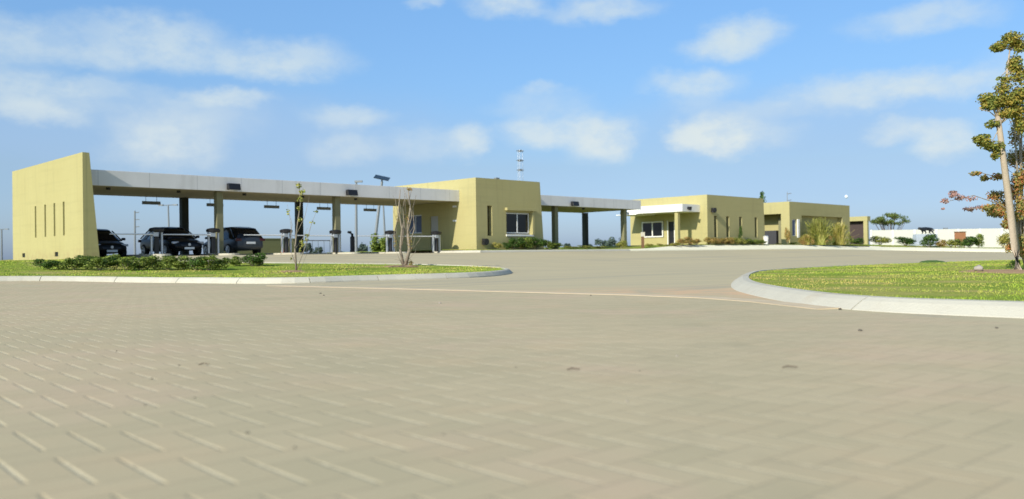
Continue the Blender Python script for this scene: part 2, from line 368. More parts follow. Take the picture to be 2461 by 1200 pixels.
def tube(bm, pts, rad, seg=8, cap=True):
    pts = [Vector(p) for p in pts]; rad = rad if isinstance(rad, (list, tuple)) else [rad] * len(pts)
    rings = []
    for i, p in enumerate(pts):
        d = (pts[min(i + 1, len(pts) - 1)] - pts[max(i - 1, 0)]).normalized()
        a = d.orthogonal().normalized() if abs(d.z) < 0.95 else Vector((1, 0, 0)).cross(d).normalized(); b = d.cross(a).normalized()
        rings.append([bm.verts.new(p + (a * math.cos(2 * math.pi * k / seg) + b * math.sin(2 * math.pi * k / seg)) * rad[i]) for k in range(seg)])
    for r0, r1 in zip(rings, rings[1:]):
        for k in range(seg): bm.faces.new((r0[k], r0[(k + 1) % seg], r1[(k + 1) % seg], r1[k]))
    if cap: bm.faces.new(rings[0][::-1]); bm.faces.new(rings[-1])
def panel(bm, axis, pos, thick, a0, a1, z0, z1, holes):
    """wall panel with openings. axis 'x': runs along local x, outer face at y=pos going to pos+thick;
       axis 'y': runs along y, outer face at x=pos going to pos+thick"""
    A = sorted({a0, a1, *[h[0] for h in holes], *[h[1] for h in holes]}); Z = sorted({z0, z1, *[h[2] for h in holes], *[h[3] for h in holes]})
    solid = {}
    for i in range(len(A) - 1):
        for j in range(len(Z) - 1):
            ca, cz = (A[i] + A[i + 1]) / 2, (Z[j] + Z[j + 1]) / 2
            solid[i, j] = not any(h[0] < ca < h[1] and h[2] < cz < h[3] for h in holes)
    cache = {}
    def vt(a, z, s):
        key = (a, z, s)
        if key not in cache:
            q = pos + thick * s
            cache[key] = bm.verts.new((a, q, z) if axis == 'x' else (q, a, z))
        return cache[key]
    for (i, j), s in solid.items():
        if not s: continue
        a, b, c, d = A[i], A[i + 1], Z[j], Z[j + 1]
        for k in (0, 1): bm.faces.new([vt(a, c, k), vt(b, c, k), vt(b, d, k), vt(a, d, k)])
        for (di, dj, e) in ((-1, 0, ((a, c), (a, d))), (1, 0, ((b, c), (b, d))), (0, -1, ((a, c), (b, c))), (0, 1, ((a, d), (b, d)))):
            if not solid.get((i + di, j + dj), False):
                (p1, p2) = e; bm.faces.new([vt(*p1, 0), vt(*p2, 0), vt(*p2, 1), vt(*p1, 1)])
def window(parent, axis, pos, a0, a1, z0, z1, depth, name='window', split=True, pane=None, framew=0.07, fm=None):
    """framed window set `depth` inside the opening"""
    bm = B(); w = framew; s = 1 if depth >= 0 else -1; y0, y1 = sorted((pos + depth, pos + depth + 0.06 * s))
    def bx(x0, x1, q0, q1, c0, c1):
        if axis == 'x': box(bm, x0, x1, q0, q1, c0, c1)
        else: box(bm, q0, q1, x0, x1, c0, c1)
    bx(a0, a1, y0, y1, z1 - w, z1); bx(a0, a1, y0, y1, z0, z0 + w)
    bx(a0, a0 + w, y0, y1, z0 + w, z1 - w); bx(a1 - w, a1, y0, y1, z0 + w, z1 - w)
    if split: m_ = (a0 + a1) / 2; bx(m_ - w / 2, m_ + w / 2, y0 - 0.003, y1 - 0.003, z0 + w, z1 - w)
    f = obj(name, bm, fm or ALU, parent)
    bm = B(); yy = (y0 + y1) / 2
    if axis == 'x': box(bm, a0 + w, a1 - w, yy, yy + 0.012, z0 + w, z1 - w)
    else: box(bm, yy, yy + 0.012, a0 + w, a1 - w, z0 + w, z1 - w)
    obj('pane', bm, pane or GLASS, f)
    return f
def drape(name, poly, m, dz, step=1.0, zfn=gz, fan=True):
    """polygon laid on the ground, subdivided so that it follows the slope"""
    bm = B(); f = bm.faces.new([bm.verts.new((x, y, 0)) for x, y in poly])
    if f.normal.z < 0 or True: f.normal_update()
    if f.normal.z < 0: f.normal_flip()
    bmesh.ops.triangulate(bm, faces=bm.faces[:])
    for axn, axv in (((1, 0, 0), 0), ((0, 1, 0), 1)):
        lo_, hi_ = min(p[axv] for p in poly), max(p[axv] for p in poly)
        k = math.ceil(lo_ / step) * step
        while k < hi_:
            co = [0, 0, 0]; co[axv] = k
            bmesh.ops.bisect_plane(bm, geom=bm.verts[:] + bm.edges[:] + bm.faces[:], plane_co=co, plane_no=axn)
            k += step
    for v in bm.verts: v.co.z = zfn(v.co.x, v.co.y) + dz
    be = [e for e in bm.edges if e.is_boundary]                    # a short skirt closes the edge of the sheet
    g = bmesh.ops.extrude_edge_only(bm, edges=be)
    for v in g['geom']:
        if isinstance(v, bmesh.types.BMVert): v.co.z -= 0.03
    return obj(name, bm, m, recalc=False)
def resample(pts, step):
    out = [Vector(pts[0][:2])]
    for a, b in zip(pts, pts[1:]):
        a, b = Vector(a[:2]), Vector(b[:2]); n = max(1, int((b - a).length / step))
        for i in range(1, n + 1): out.append(a.lerp(b, i / n))
    return out
def smoothline(pts, it=2):
    P = [Vector(p[:2]) for p in pts]
    for _ in range(it):
        Q = [P[0]]
        for a, b in zip(P, P[1:]): Q += [a.lerp(b, 0.25), a.lerp(b, 0.75)]
        Q.append(P[-1]); P = Q
    return P
def normals2(P, side=1):
    N = []
    for i in range(len(P)):
        d = (P[min(i + 1, len(P) - 1)] - P[max(i - 1, 0)]).normalized(); N.append(Vector((-d.y, d.x)) * side)
    return N
def kerb(name, P, prof, side=1, m=None, joint=2.0):
    """sweep a kerb profile [(offset inward, height)] along P, with open joints between the cast lengths"""
    N = normals2(P, side); bm = B(); acc = 0; prev = None; gap = 0.012
    def ring(p, n, dn=0):
        return [bm.verts.new((p.x + n.x * o, p.y + n.y * o, gz(p.x, p.y) + h)) for o, h in prof]
    rings = [ring(P[0], N[0])]; cut = []
    for i in range(1, len(P)):
        L = (P[i] - P[i - 1]).length; acc += L
        r = ring(P[i], N[i])
        for k in range(len(prof) - 1): bm.faces.new((rings[-1][k], rings[-1][k + 1], r[k + 1], r[k]))
        if acc > joint and i < len(P) - 1:
            acc = 0; t = (P[i + 1] - P[i]).normalized() * gap * 1.6
            bm.faces.new(r[::-1]); r = ring(P[i] + t, N[i]); bm.faces.new(r)
        rings.append(r)
    bm.faces.new(rings[-1][::-1]); bm.faces.new(rings[0])
    return struct(obj(name, bm, m or KERB))

# ------------------------------------------------------------------ ground
def ground():
    xs = sorted(set(list(np.arange(-60, 161, 2.0)) + [-4000, -1500, -500, -200, -100, 220, 350, 700, 1800, 4000]))
    ys = sorted(set(list(np.arange(-20, 171, 2.0)) + [-400, -100, -50, 220, 350, 700, 1800, 5000]))
    V = [(x, y, gz(x, y) - 0.02) for y in ys for x in xs]; n = len(xs)
    Fc = [(j * n + i, j * n + i + 1, (j + 1) * n + i + 1, (j + 1) * n + i) for j in range(len(ys) - 1) for i in range(n - 1)]
    struct(raw('ground', V, Fc, FIELD))
ground()
road_poly = [xy(-20, 14), xy(8, 2), (24, 8), (100, 8), (140, 60), xy(190, 40), xy(60, 62), xy(12.5, 62), xy(12.5, 41)]
struct(drape('road', road_poly, ROAD, 0.0, 2.0))
# forecourt of herringbone pavers, bounded by a pale strip
strip = [hit(a, b) for a, b in ((250, 679), (480, 682), (640, 688), (800, 692), (1000, 697), (1250, 704), (1500, 711), (1680, 718), (1800, 727), (1960, 745), (2200, 762), (2461, 780))]
strip = [Vector(s[:2]) for s in strip]
fore = [tuple(s) for s in strip] + [(9, 6.8), (14, 5.5), (40, 2), (40, -18), (-60, -18), (-60, 26)]
lk = [hit(a, b) for a, b in ((-500, 684), (-100, 679), (30, 676.5), (200, 677), (400, 680))]
fore += [(-40, lk[0].y + 3.0), (lk[0].x, lk[0].y + 0.6), (lk[1].x, lk[1].y + 0.5), (lk[2].x, lk[2].y + 0.4)]
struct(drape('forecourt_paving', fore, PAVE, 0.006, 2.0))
N_ = normals2(strip); w_ = 0.36
struct(drape('edging_strip', [tuple(s + n * w_ * (1 + .0 * i)) for i, (s, n) in enumerate(zip(strip[2:10], N_[2:10]))] + [tuple(s) for s in strip[2:10][::-1]],
      mat('sandy_concrete', (0.57, 0.455, 0.29), 0.95, var=0.25, scale=1.5), 0.012, 2.0))

# left lawn island
front = [hit(a, b) for a, b in ((-900, 690), (-500, 684), (-100, 679), (30, 676.5), (200, 677), (400, 680), (600, 682.5), (720, 682), (884, 675.5), (1066, 670.5), (1165, 666.5), (1222, 661))]
backp = [hit(a, b, 0.0) for a, b in ((1236, 655), (1206, 649.5), (1110, 646), (1000, 643), (800, 641), (640, 640.5), (500, 637), (400, 634))]
outer = resample(smoothline([p for p in front] + [p for p in backp]), 0.5)
KPROF = [(0, -0.03), (0.01, 0.03), (0.10, 0.12), (0.15, 0.15), (0.26, 0.155), (0.28, 0.09)]
kerb('kerb', outer, KPROF, 1)
Nn = normals2(outer, 1); inner = [p + n * 0.25 for p, n in zip(outer, Nn)]
lawn1 = [tuple(p) for p in inner] + [xy(14.6, 41.0), xy(14.6, 58), xy(0, 66), xy(-40, 60)]
struct(drape('lawn', lawn1, GRASS, 0.13, 1.0))
# right lawn island
rf = [hit(a, b) for a, b in ((2900, 786), (2461, 766), (2280, 759), (2100, 750), (1960, 738), (1870, 724), (1800, 709), (1762, 698))]
rb = [hit(a, b) for a, b in ((1752, 686), (1764, 672), (1795, 662), (1880, 655), (2000, 648), (2140, 641), (2300, 635), (2461, 630))]
ro = resample(smoothline([p for p in rf] + [p for p in rb] + [Vector((34, 46, 0)), Vector((60, 60, 0))]), 0.35)
KP2 = [(0, -0.03), (0.02, 0.008), (0.16, 0.10), (0.24, 0.135), (0.36, 0.14), (0.38, 0.08)]
kerb('kerb', ro, KP2, -1, joint=3.0)
Nr = normals2(ro, -1); ri = [p + n * 0.35 for p, n in zip(ro, Nr)]
lawn2 = [tuple(p) for p in ri] + [(80, 30), (60, 0)]
struct(drape('lawn', lawn2, GRASS, 0.12, 1.0))
# verge in front of the buildings, with a kerb and a pale sloping walkway
KQ = 40.0
vl = [Vector(xy(35.9, 44)), Vector(xy(35.95, 41.5)), Vector(xy(36.5, KQ)), Vector(xy(45, KQ)), Vector(xy(60, KQ)), Vector(xy(80, KQ)), Vector(xy(92, KQ)), Vector(xy(99, KQ + .2)), Vector((50, 101.5)), Vector((60, 103.5)), Vector((80, 106)), Vector((130, 110))]
vo = resample(vl[:2] + smoothline(vl[2:], 2), 1.0)
Nv = normals2(vo, 1)
def kw(p): return 0.25 + 1.1 * sm(52, 62, pq(p.x, p.y)[0])
def kh(p): return 0.14 + 0.30 * sm(52, 62, pq(p.x, p.y)[0])
bm = B(); prev = None
for p, n in zip(vo, Nv):
    g = gz(p.x, p.y); r = [bm.verts.new((p.x + n.x * o, p.y + n.y * o, g + h)) for o, h in ((0, -.05), (0.03, 0.05), (0.14, 0.145), (kw(p), kh(p)), (kw(p) + .02, kh(p) - 0.2))]
    if prev:
        for k in range(4):
            f = bm.faces.new((prev[k], prev[k + 1], r[k + 1], r[k])); f.material_index = 1 if pq(p.x, p.y)[0] > 52 else 0
    prev = r
struct(obj('kerb', bm, [KERB, mat('pale_walkway', (.84, .79, .58), .95, var=.1, scale=.6, spec=.05)]))
def vz(x, y):
    p, q = pq(x, y)
    return gz(x, y) + 0.12 + 0.29 * sm(52, 62, p) + 0.10 * sm(KQ, KQ + 2, q) + 0.30 * sm(84, 100, p) * sm(KQ, KQ + 4, q)
def vgz(x, y): return vz(x, y)
vin = [tuple(p + n * (kw(p) - 0.01)) for p, n in zip(vo[1:], Nv[1:])]
lawn3 = vin + [(150, 150), xy(96, 60), xy(38, 60), xy(36.2, 44)]
struct(drape('verge', lawn3, GRASS, 0.0, 1.5, zfn=vz))

def blades(name, label, polyfn, n, x0, x1, y0, y1, dz, hmin, hmax, seed, w=0.012, zf=gz, ybias=1.0):
    rg = np.random.default_rng(seed); V = []; Fc = []; c = 0
    X = rg.uniform(x0, x1, n * 6); Yv = y0 + (y1 - y0) * rg.uniform(0, 1, n * 6) ** ybias
    for x, y in zip(X, Yv):
        if not polyfn(x, y): continue
        z = zf(x, y) + dz; h = rg.uniform(hmin, hmax) * tone_h(x, y); a = rg.uniform(0, 6.283); ww = w * (1 + y / 25)
        dx, dy = math.cos(a) * ww, math.sin(a) * ww; lx, ly = rg.uniform(-.6, .6, 2) * h
        V += [(x - dx, y - dy, z), (x + dx, y + dy, z), (x + lx, y + ly, z + h)]; Fc.append((c, c + 1, c + 2)); c += 3
        if c > n * 3: break
    o = raw(name, V, Fc, BLADE); o['kind'] = 'stuff'; o['label'] = label; o['category'] = 'grass'; return o
def inpoly(poly):
    P = np.array(poly)
    def f(x, y):
        x1, y1 = P[:, 0], P[:, 1]; x2, y2 = np.roll(x1, -1), np.roll(y1, -1)
        c = ((y1 > y) != (y2 > y)); xi = (x2 - x1) * (y - y1) / np.where(y2 == y1, 1e-9, y2 - y1) + x1
        return int(np.count_nonzero(c & (x < xi))) % 2 == 1
    return f
def tone_h(x, y): return 0.75 + 0.5 * (math.sin(x * 1.9 + 1.3 * math.sin(y * 1.1)) * math.sin(y * 1.4 + x * .6))
blades('grass', 'short bright green grass on the right kerbed lawn', inpoly(lawn2), 95000, 3, 26, 7.5, 42, 0.11, 0.018, 0.048, 3, w=.006, ybias=1.6)
blades('grass', 'short green grass on the long left lawn in front of the canopy', inpoly(lawn1), 50000, -30, 1, 22, 40, 0.12, 0.02, 0.06, 4, w=.008)

# ------------------------------------------------------------------ buildings
def place(p, q, z): x, y = xy(p, q); return (x, y, z)
ZP = 0.95                                                  # level of pads and floors
CZ0, CZ1 = EYE + 3.62, EYE + 4.37                          # canopy slab
QF, QB = 43.2, 49.6
COLP = [21.0, 28.35]

# tapered end wall
t = thing('entrance_wall', 'tall tapered cream wall standing at the left end of the entrance canopy', 'wall', place(13.6, 41.9, 0.4), TH)
Hh = 5.66 - 0.4; bm = B(); TT = 0.30; BT = 0.74
slots = [(3.2 - .15, 1.5, 3.12), (4.2 - .15, 1.5, 3.12), (5.45 - .15, 1.5, 3.12), (7.2 - .15, 1.48, 3.1)]
slots = [(44.6 - 41.9, 0), (46.0 - 41.9, 0), (47.45 - 41.9, 0), (49.05 - 41.9, 0)]
vents = [45.75 - 41.9, 51.2 - 41.9]
holes = [(a - .13, a + .13, 1.50, 3.13) for a, _ in slots] + [(a - .26, a + .26, 0.50, 0.72) for a in vents]
panel(bm, 'y', 0, 0.16, 0, 11.3, 0, Hh, holes)
box(bm, 0.16, BT, 0.003, 11.297, 0, Hh - .004, top=(0, TT - BT, 0, 0))
obj('wall', bm, PLASTER, t)
for a, _ in slots:
    bm = B(); box(bm, 0.10, 0.155, a - .128, a + .128, 1.502, 3.128); obj('slot_recess', bm, COLM, t)
for a in vents:
    bm = B(); box(bm, 0.05, 0.155, a - .255, a + .255, .505, .715)
    for k in range(3): box(bm, 0.01, 0.05, a - .255, a + .255, .53 + k * .07, .555 + k * .07)
    obj('vent', bm, BLACKM, t)

def canopy(name, label, p0, p1, cols_f, cols_b, lights, fm=CONC, q0=QF, q1=QB):
    t = thing(name, label, 'canopy', place(p0, q0, ZP), TH); L = p1 - p0
    z0, z1 = CZ0 - ZP, CZ1 - ZP; D = q1 - q0
    bm = B(); box(bm, 0, L, 0, 0.16, z0 - .0, z1); box(bm, 0, L, D - .16, D, z0, z1)
    box(bm, 0, L, .16, D - .16, z0 + .22, z1 - .1); obj('roof_slab', bm, fm, t, bevel=0.01)
    bm = B(); box(bm, 0.02, L - .02, .163, D - .163, z0 + .02, z0 + .10); obj('soffit', bm, SOFFIT, t)
    for p in cols_f:
        bm = B(); box(bm, p - p0 - .18, p - p0 + .18, 0.32, .68, -.05, z0 - .002); box(bm, p - p0 - .26, p - p0 + .26, 0.26, .74, -.05, .06)
        obj('column', bm, COLM, t, bevel=0.012)
    for p in cols_b:
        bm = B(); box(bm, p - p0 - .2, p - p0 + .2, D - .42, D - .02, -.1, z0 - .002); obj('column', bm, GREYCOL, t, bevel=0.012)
    for p in lights:
        bm = B(); x = p - p0; tube(bm, [(x, 1.2, z0 + .02), (x, 1.2, z0 - .10)], [.11, .10], 10); obj('downlight', bm, BLACKM, t)
    return t
LANES = [15.6, 19.15, 22.85, 26.5, 30.2, 33.8]
canopy('entrance_canopy', 'long grey concrete canopy on columns over the car lanes left of the gatehouse', 14.32, 37.595, COLP, [21.6, 29.2], LANES[:5])
canopy('exit_canopy', 'short grey concrete canopy right of the gatehouse with no cars under it', 43.9, 57.5, [47.5, 55.8], [57.6], [51.6])

# raised lane islands under the canopy
for p, q0, q1 in ((17.35, 41.9, 50), (21.0, 41.9, 50.2), (24.7, 41.7, 50), (28.5, 41.8, 50), (32.0, 41.8, 50)):
    x0, y0 = xy(p, q0); x1, y1 = xy(p, q1); bm = B(); hw = .42
    pts = [Vector((x0, y0, 0)) + E2 * .42 + (E1 * math.cos(a) * hw - E2 * math.sin(a) * hw) for a in np.linspace(0, math.pi, 9)] + [Vector((x1, y1, 0)) - E1 * hw, Vector((x1, y1, 0)) + E1 * hw]
    lo_ = [bm.verts.new((v.x, v.y, gz(v.x, v.y) - .05)) for v in pts]; hi_ = [bm.verts.new((v.x, v.y, ZP)) for v in pts]
    bm.faces.new(hi_); n = len(pts)
    for i in range(n): bm.faces.new((lo_[i], lo_[(i + 1) % n], hi_[(i + 1) % n], hi_[i]))
    struct(obj('lane_island', bm, KERB, bevel=0.02))

# lights on the fascia and hung over the lanes
ORD = ['first', 'second', 'third', 'fourth', 'fifth', 'sixth', 'seventh', 'eighth', 'ninth', 'tenth', 'eleventh', 'twelfth', 'thirteenth', 'fourteenth', 'fifteenth', 'sixteenth', 'seventeenth', 'eighteenth', 'nineteenth', 'twentieth', 'twenty-first', 'twenty-second', 'twenty-third', 'twenty-fourth', 'twenty-fifth', 'twenty-sixth']
for p, z, lb in ((21.5, 4.50, 'black floodlight on the long canopy edge above its left front column'), (28.95, 4.49, 'black floodlight on the long canopy edge near the middle of the picture'), (48.95, 4.47, 'black floodlight on the short canopy edge right of the gatehouse')):
    t = thing('floodlight', lb, 'floodlight', place(p, QF, z), TH, 'black floodlights on the canopy edges')
    bm = B(); box(bm, -.34, .34, -.42, -.12, -.17, .17, top=(0, 0, .08, 0)); obj('housing', bm, BLACKM, t, bevel=.02)
    bm = B(); box(bm, -.10, .10, -.12, -.002, -.08, .08); obj('bracket', bm, GALV, t)
    bm = B(); box(bm, -.28, .28, -.40, -.16, -.18, -.172); obj('lens', bm, LENS, t)
for i, p in enumerate(LANES[1:]):
    t = thing('hanging_sign', f'dark bar-shaped lane sign hanging under the long canopy, {ORD[i]} from the tall tapered wall', 'lane sign', place(p, 48.0, 3.84), TH, 'dark lane signs hung under the canopy')
    bm = B(); box(bm, -.5, .5, -.05, .05, -.10, .08); obj('sign_box', bm, GALV, t, bevel=.01)
    for s in (-.3, .3):
        bm = B(); tube(bm, [(s, 0, .08), (s, 0, CZ0 + .02 - 3.84)], .012, 6); obj('hanger', bm, GALV, t)
t = thing('hanging_sign', 'pale grey lane sign hanging under the short canopy right of the gatehouse', 'lane sign', place(56.6, 44.2, 3.98), TH, 'dark lane signs hung under the canopy')
bm = B(); box(bm, -.55, .55, -.05, .05, -.12, .1); obj('sign_box', bm, STEEL, t, bevel=.01)
for s in (-.3, .3):
    bm = B(); tube(bm, [(s, 0, .1), (s, 0, CZ0 + .02 - 3.98)], .012, 6); obj('hanger', bm, GALV, t)

def walllamp(parent, axis, x, y, z, s=1):
    bm = B(); d = Vector((0, -1, 0)) if axis == 'x' else Vector((-1, 0, 0))
    o = Vector((x, y, z)); tube(bm, [o, o + d * .22], .05, 8)
    tube(bm, [o + d * .16 + Vector((0, 0, -.17 * s)), o + d * .22 + Vector((0, 0, .13 * s))], .15 * s, 12)
    tube(bm, [o + d * .40 + Vector((0, 0, -.02)), o + d * .16], [.17 * s, .15 * s], 12)
    return obj('wall_lamp', bm, BLACKM, parent)

# gatehouse
GH = 5.75 - ZP
t = thing('gatehouse', 'tall cream gatehouse between the two grey canopies with a square white-framed window', 'building', place(37.6, 41.55, ZP), TH)
bm = B(); Lx, Ly = 6.0, 9.0
wf = (2.73, 5.1, 1.12, 2.6); wl = (5.7, 7.3, 1.32, 2.62); dr = (3.9, 4.75, 0.0, 2.45); sl = (1.0, 1.42, 1.0, 3.0)
panel(bm, 'x', 0, 0.35, 0, Lx, -.15, GH, [sl, wf])
panel(bm, 'y', 0.0, 0.25, .351, Ly, -.15, GH, [wl, dr])
obj('front_wall', bm, PLASTER, t)
bm = B(); box(bm, .25, Lx, Ly - .3, Ly - .002, -.15, GH - .003); box(bm, Lx - .35, Lx - .003, .352, Ly - .3, -.15, GH - .003)
box(bm, Lx - .003, Lx + .42, .004, Ly - .004, -.15, GH - .004, top=(0, -.36, 0, 0))
obj('side_wall', bm, PLASTER, t)
bm = B(); box(bm, .26, Lx - .36, .36, Ly - .31, GH - .5, GH - .35); obj('roof', bm, CONC, t)
bm = B(); box(bm, .25, Lx - .4, .9, 1.0, -.1, GH - .52); obj('partition', bm, BLACKM, t)
window(t, 'x', 0, wf[0] + .06, wf[1] - .06, wf[2] + .06, wf[3] - .02, 0.14)
window(t, 'y', 0, wl[0] + .01, wl[1] - .01, wl[2], wl[3], 0.10, pane=CURT)
bm = B(); box(bm, .22, .33, sl[0], sl[1], sl[2], sl[3]); obj('slot_window', bm, mat('frosted_glass', (.33, .35, .30), .4), t)
bm = B(); x0, x1, z0, z1 = wf; box(bm, x0 - .12, x1 + .3, -.24, -.004, z1 + .12, z1 + .30); obj('window_hood', bm, PLASTER, t, bevel=.01)
bm = B(); box(bm, x0 - .06, x1 + .22, -.08, -.004, z0 - .14, z0 - .02); obj('window_sill', bm, WHITEC, t, bevel=.01)
bm = B(); box(bm, x1 + .02, x1 + .2, -.16, -.004, z0 - .018, z1 + .118); obj('window_jamb', bm, PLASTER, t)
bm = B(); box(bm, .06, .11, dr[0] + .03, dr[1] - .03, .01, dr[3]); d = obj('door', bm, mat('grey_door', (.42, .42, .40), .6), t)
bm = B(); tube(bm, [(.02, dr[0] + .12, 1.05), (.02, dr[0] + .24, 1.05)], .02, 6); obj('handle', bm, STEEL, d)
for z in (2.0, 2.95):
    bm = B(); box(bm, -.05, -.003, 1.95, 2.3, z, z + .12); obj('wall_light', bm, ALU, t)
walllamp(t, 'x', .55, 0, .62, 1.25)
bm = B(); box(bm, 1.9, 2.2, .05, .3, GH + .001, GH + .10); obj('roof_vent', bm, GALV, t)

# lattice mast behind the gatehouse
def lattice(name, label, px, ytop, ybot, Y, w, rings):
    P0 = at(px, ybot, Y); P1 = at(px, ytop, Y); P0.z = 0.8; H = P1.z - P0.z; bm = B()
    t = thing(name, label, 'mast', P0, R(20))
    cs = [(w * math.cos(a), w * math.sin(a)) for a in (0, 2.09, 4.19)]
    for c in cs: tube(bm, [(c[0], c[1], 0), (c[0] * .8, c[1] * .8, H)], .022, 5)
    k = 0; z = 0
    while z < H - .8:
        for i in range(3):
            a, b = cs[i], cs[(i + 1) % 3]; tube(bm, [(a[0], a[1], z), (b[0], b[1], z + .8)], .009, 4)
        z += .8
    obj('lattice', bm, STEEL, t)
    for r in rings:
        bm = B(); z = at(px, r, Y).z - P0.z
        tube(bm, [(-.5, 0, z), (.5, 0, z)], .05, 6); box(bm, -.2, .2, -.2, .2, z - .12, z + .12); obj('antenna', bm, GALV, t)
lattice('radio_mast', 'faint thin lattice radio mast rising behind the gatehouse roof', 1253, 360, 600, 110, .42, (363, 386, 409))

# guard house
t = thing('guard_house', 'low cream guard house with a white porch roof and four tall slit windows', 'building', place(65.36, 41.89, ZP), TH)
Lx, Ly = 9.75, 8.5
sls = [(s - .24, s + .24, 1.05, 2.95) for s in (1.34, 3.35, 5.57, 8.35)]
wl = (4.66, 7.1, 1.15, 2.65); dr = (3.5, 4.15, 0, 2.55)
bm = B(); panel(bm, 'x', 0, 0.35, 0, Lx, -.15, GH, sls); panel(bm, 'y', 0, .25, .351, Ly, -.15, GH, [wl, dr]); obj('front_wall', bm, PLASTER, t)
bm = B(); box(bm, .25, Lx, Ly - .3, Ly - .002, -.15, GH - .003); box(bm, Lx - .3, Lx - .003, .352, Ly - .3, -.15, GH - .003)
box(bm, Lx - .003, Lx + .30, .004, Ly - .004, -.15, GH - .004, top=(0, -.26, 0, 0)); obj('side_wall', bm, PLASTER, t)
bm = B(); box(bm, .26, Lx - .31, .36, Ly - .31, GH - .5, GH - .35); obj('roof', bm, CONC, t)
bm = B(); box(bm, .9, 1.0, .6, Ly - .4, -.1, GH - .52); obj('partition', bm, BLACKM, t)
window(t, 'y', 0, wl[0] + .02, wl[1] - .02, wl[2] + .02, wl[3] - .02, -0.045, framew=.11, fm=WHITEC)
for s in sls:
    bm = B(); box(bm, .2, .3, s[0], s[1], s[2], s[3]); bm2 = bm
    for v in bm2.verts: v.co = Vector((v.co.y, v.co.x, v.co.z))
    obj('slit_window', bm2, GLASS, t)
bm = B(); box(bm, .10, .15, dr[0], dr[1], 0, dr[3]); obj('door', bm, BLACKM, t)
bm = B(); box(bm, -.05, -.003, dr[0] - .10, dr[0], 0, dr[3] + .1); box(bm, -.05, -.003, dr[1], dr[1] + .10, 0, dr[3] + .1); obj('door_frame', bm, WHITEC, t)
bm = B(); box(bm, -2.77, -.003, .73, 6.7, 3.28, 3.93); box(bm, -2.9, -.004, 5.6, 7.9, 3.20, 3.279); obj('porch_roof', bm, WHITEC, t, bevel=.01)
bm = B(); box(bm, -2.62, -2.28, 1.3, 1.64, -.1, 3.279); obj('porch_column', bm, PLASTER, t, bevel=.01)
walllamp(t, 'x', .7, 0, 3.45, 1.3)
bm = B(); o_ = Vector((-1.9, .73, 3.6)); tube(bm, [o_, o_ - Vector((0, .3, .06))], [.12, .17], 10); obj('porch_lamp', bm, BLACKM, t)

# third building
t = thing('service_building', 'low cream service building on the right with a long recessed bay behind tall grass', 'building', place(82.0, 42.8, ZP), TH)
Lx, Ly = 14.1, 9
bay = (2.6, 12.2, 0, 3.42); w3 = (.55, 1.5, 1.25, 3.0); op = (.95, 4.6, 0, 3.58)
bm = B(); panel(bm, 'x', 0, .5, 0, Lx, -.15, GH, [bay, w3]); panel(bm, 'y', 0, .4, .501, Ly, -.15, GH, [op]); obj('front_wall', bm, PLASTER, t)
bm = B(); box(bm, 2.3, 12.5, .503, .7, -.1, 3.6); obj('bay_wall', bm, PLASTER, t)
bm = B(); box(bm, 1.9, 2.1, .75, 5.2, -.1, 3.75); obj('porch_wall', bm, PLASTER, t)
bm = B(); box(bm, 1.2, 1.89, .9, 1.9, -.1, 3.2); obj('porch_pier', bm, COLM, t)
bm = B(); box(bm, 1.1, 1.88, 2.1, 3.5, -.05, 1.9); obj('dark_cabinet', bm, mat('charcoal_paint', (.045, .045, .05), .6), t)
bm = B(); box(bm, .42, 2.1, .52, 6, 3.75, 3.9); obj('porch_ceiling', bm, SOFFIT, t)
bm = B(); box(bm, .42, Lx, Ly - .3, Ly - .002, -.15, GH - .003); box(bm, Lx - .3, Lx - .003, .503, Ly - .3, -.15, GH - .003); obj('side_wall', bm, PLASTER, t)
bm = B(); box(bm, .42, Lx - .31, .51, Ly - .31, GH - .5, GH - .35); obj('roof', bm, CONC, t)
window(t, 'x', 0, w3[0] + .02, w3[1] - .02, w3[2] + .02, w3[3] - .02, .12, pane=CURT, split=False)
bm = B(); box(bm, 1.55, 1.95, -.12, -.003, 1.1, 3.0); obj('window_jamb', bm, WHITEC, t)
# carport beyond it
t = thing('carport', 'small open cream carport with a dark interior at the far right end of the buildings', 'building', place(104.6, 44.4, .8), TH)
bm = B(); box(bm, 0, .9, 0, 8, 3.45, 4.0); obj('roof', bm, PLASTER, t)
bm = B(); box(bm, .02, .42, .02, .5, -.2, 3.448); obj('column', bm, PLASTER, t)
bm = B(); box(bm, .72, .9, .6, 7.9, -.2, 3.445); obj('back_wall', bm, mat('dark_brown_paint', (.06, .04, .035), .8), t)

# white boundary wall
wy = 118.0; bm = B(); wx0 = at(2094, 560, wy).x; top = at(2250, 551.5, wy).z
n = 16; dx = 3.0; t = thing('boundary_wall', 'long white precast boundary wall behind the shrubs on the right', 'wall', (wx0, wy, .3))
for i in range(n):
    box(bm, i * dx + .12, (i + 1) * dx - .12, .06, .14, 0, top - .3)
obj('wall_panels', bm, mat('white_wall_paint', (.66, .645, .57), .9, var=.08, scale=1), t)
for i in range(n + 1):
    bm = B(); box(bm, i * dx - .119, i * dx + .119, 0, .2, 0, top - .3 + (.02 if i else .05)); obj('wall_post', bm, WHITEC, t)

# olive low wall behind the lanes
t = tag(obj('low_wall', (lambda bm: (box(bm, 0, 6.2, 0, .3, 0, 1.62), box(bm, -.03, 6.23, -.03, .33, 1.62, 1.70), bm)[2])(B()), mat('olive_plaster', (.17, .19, .085), .9, var=.12), bevel=.01), 'low olive-green wall standing behind the silver car beyond the lanes', 'wall')
t.location = place(26.6, 56, .4); t.rotation_euler = (0, 0, TH)
bm = B(); tube(bm, [(0, 0, 0), (0, 0, .06)], .24, 12); tube(bm, [(0, 0, .06), (0, 0, .85)], [.16, .04], 12)
t = tag(obj('traffic_cone', bm, ORANGE), 'dull orange traffic cone in front of the low olive wall', 'traffic cone'); t.location = place(30.6, 54, .72)

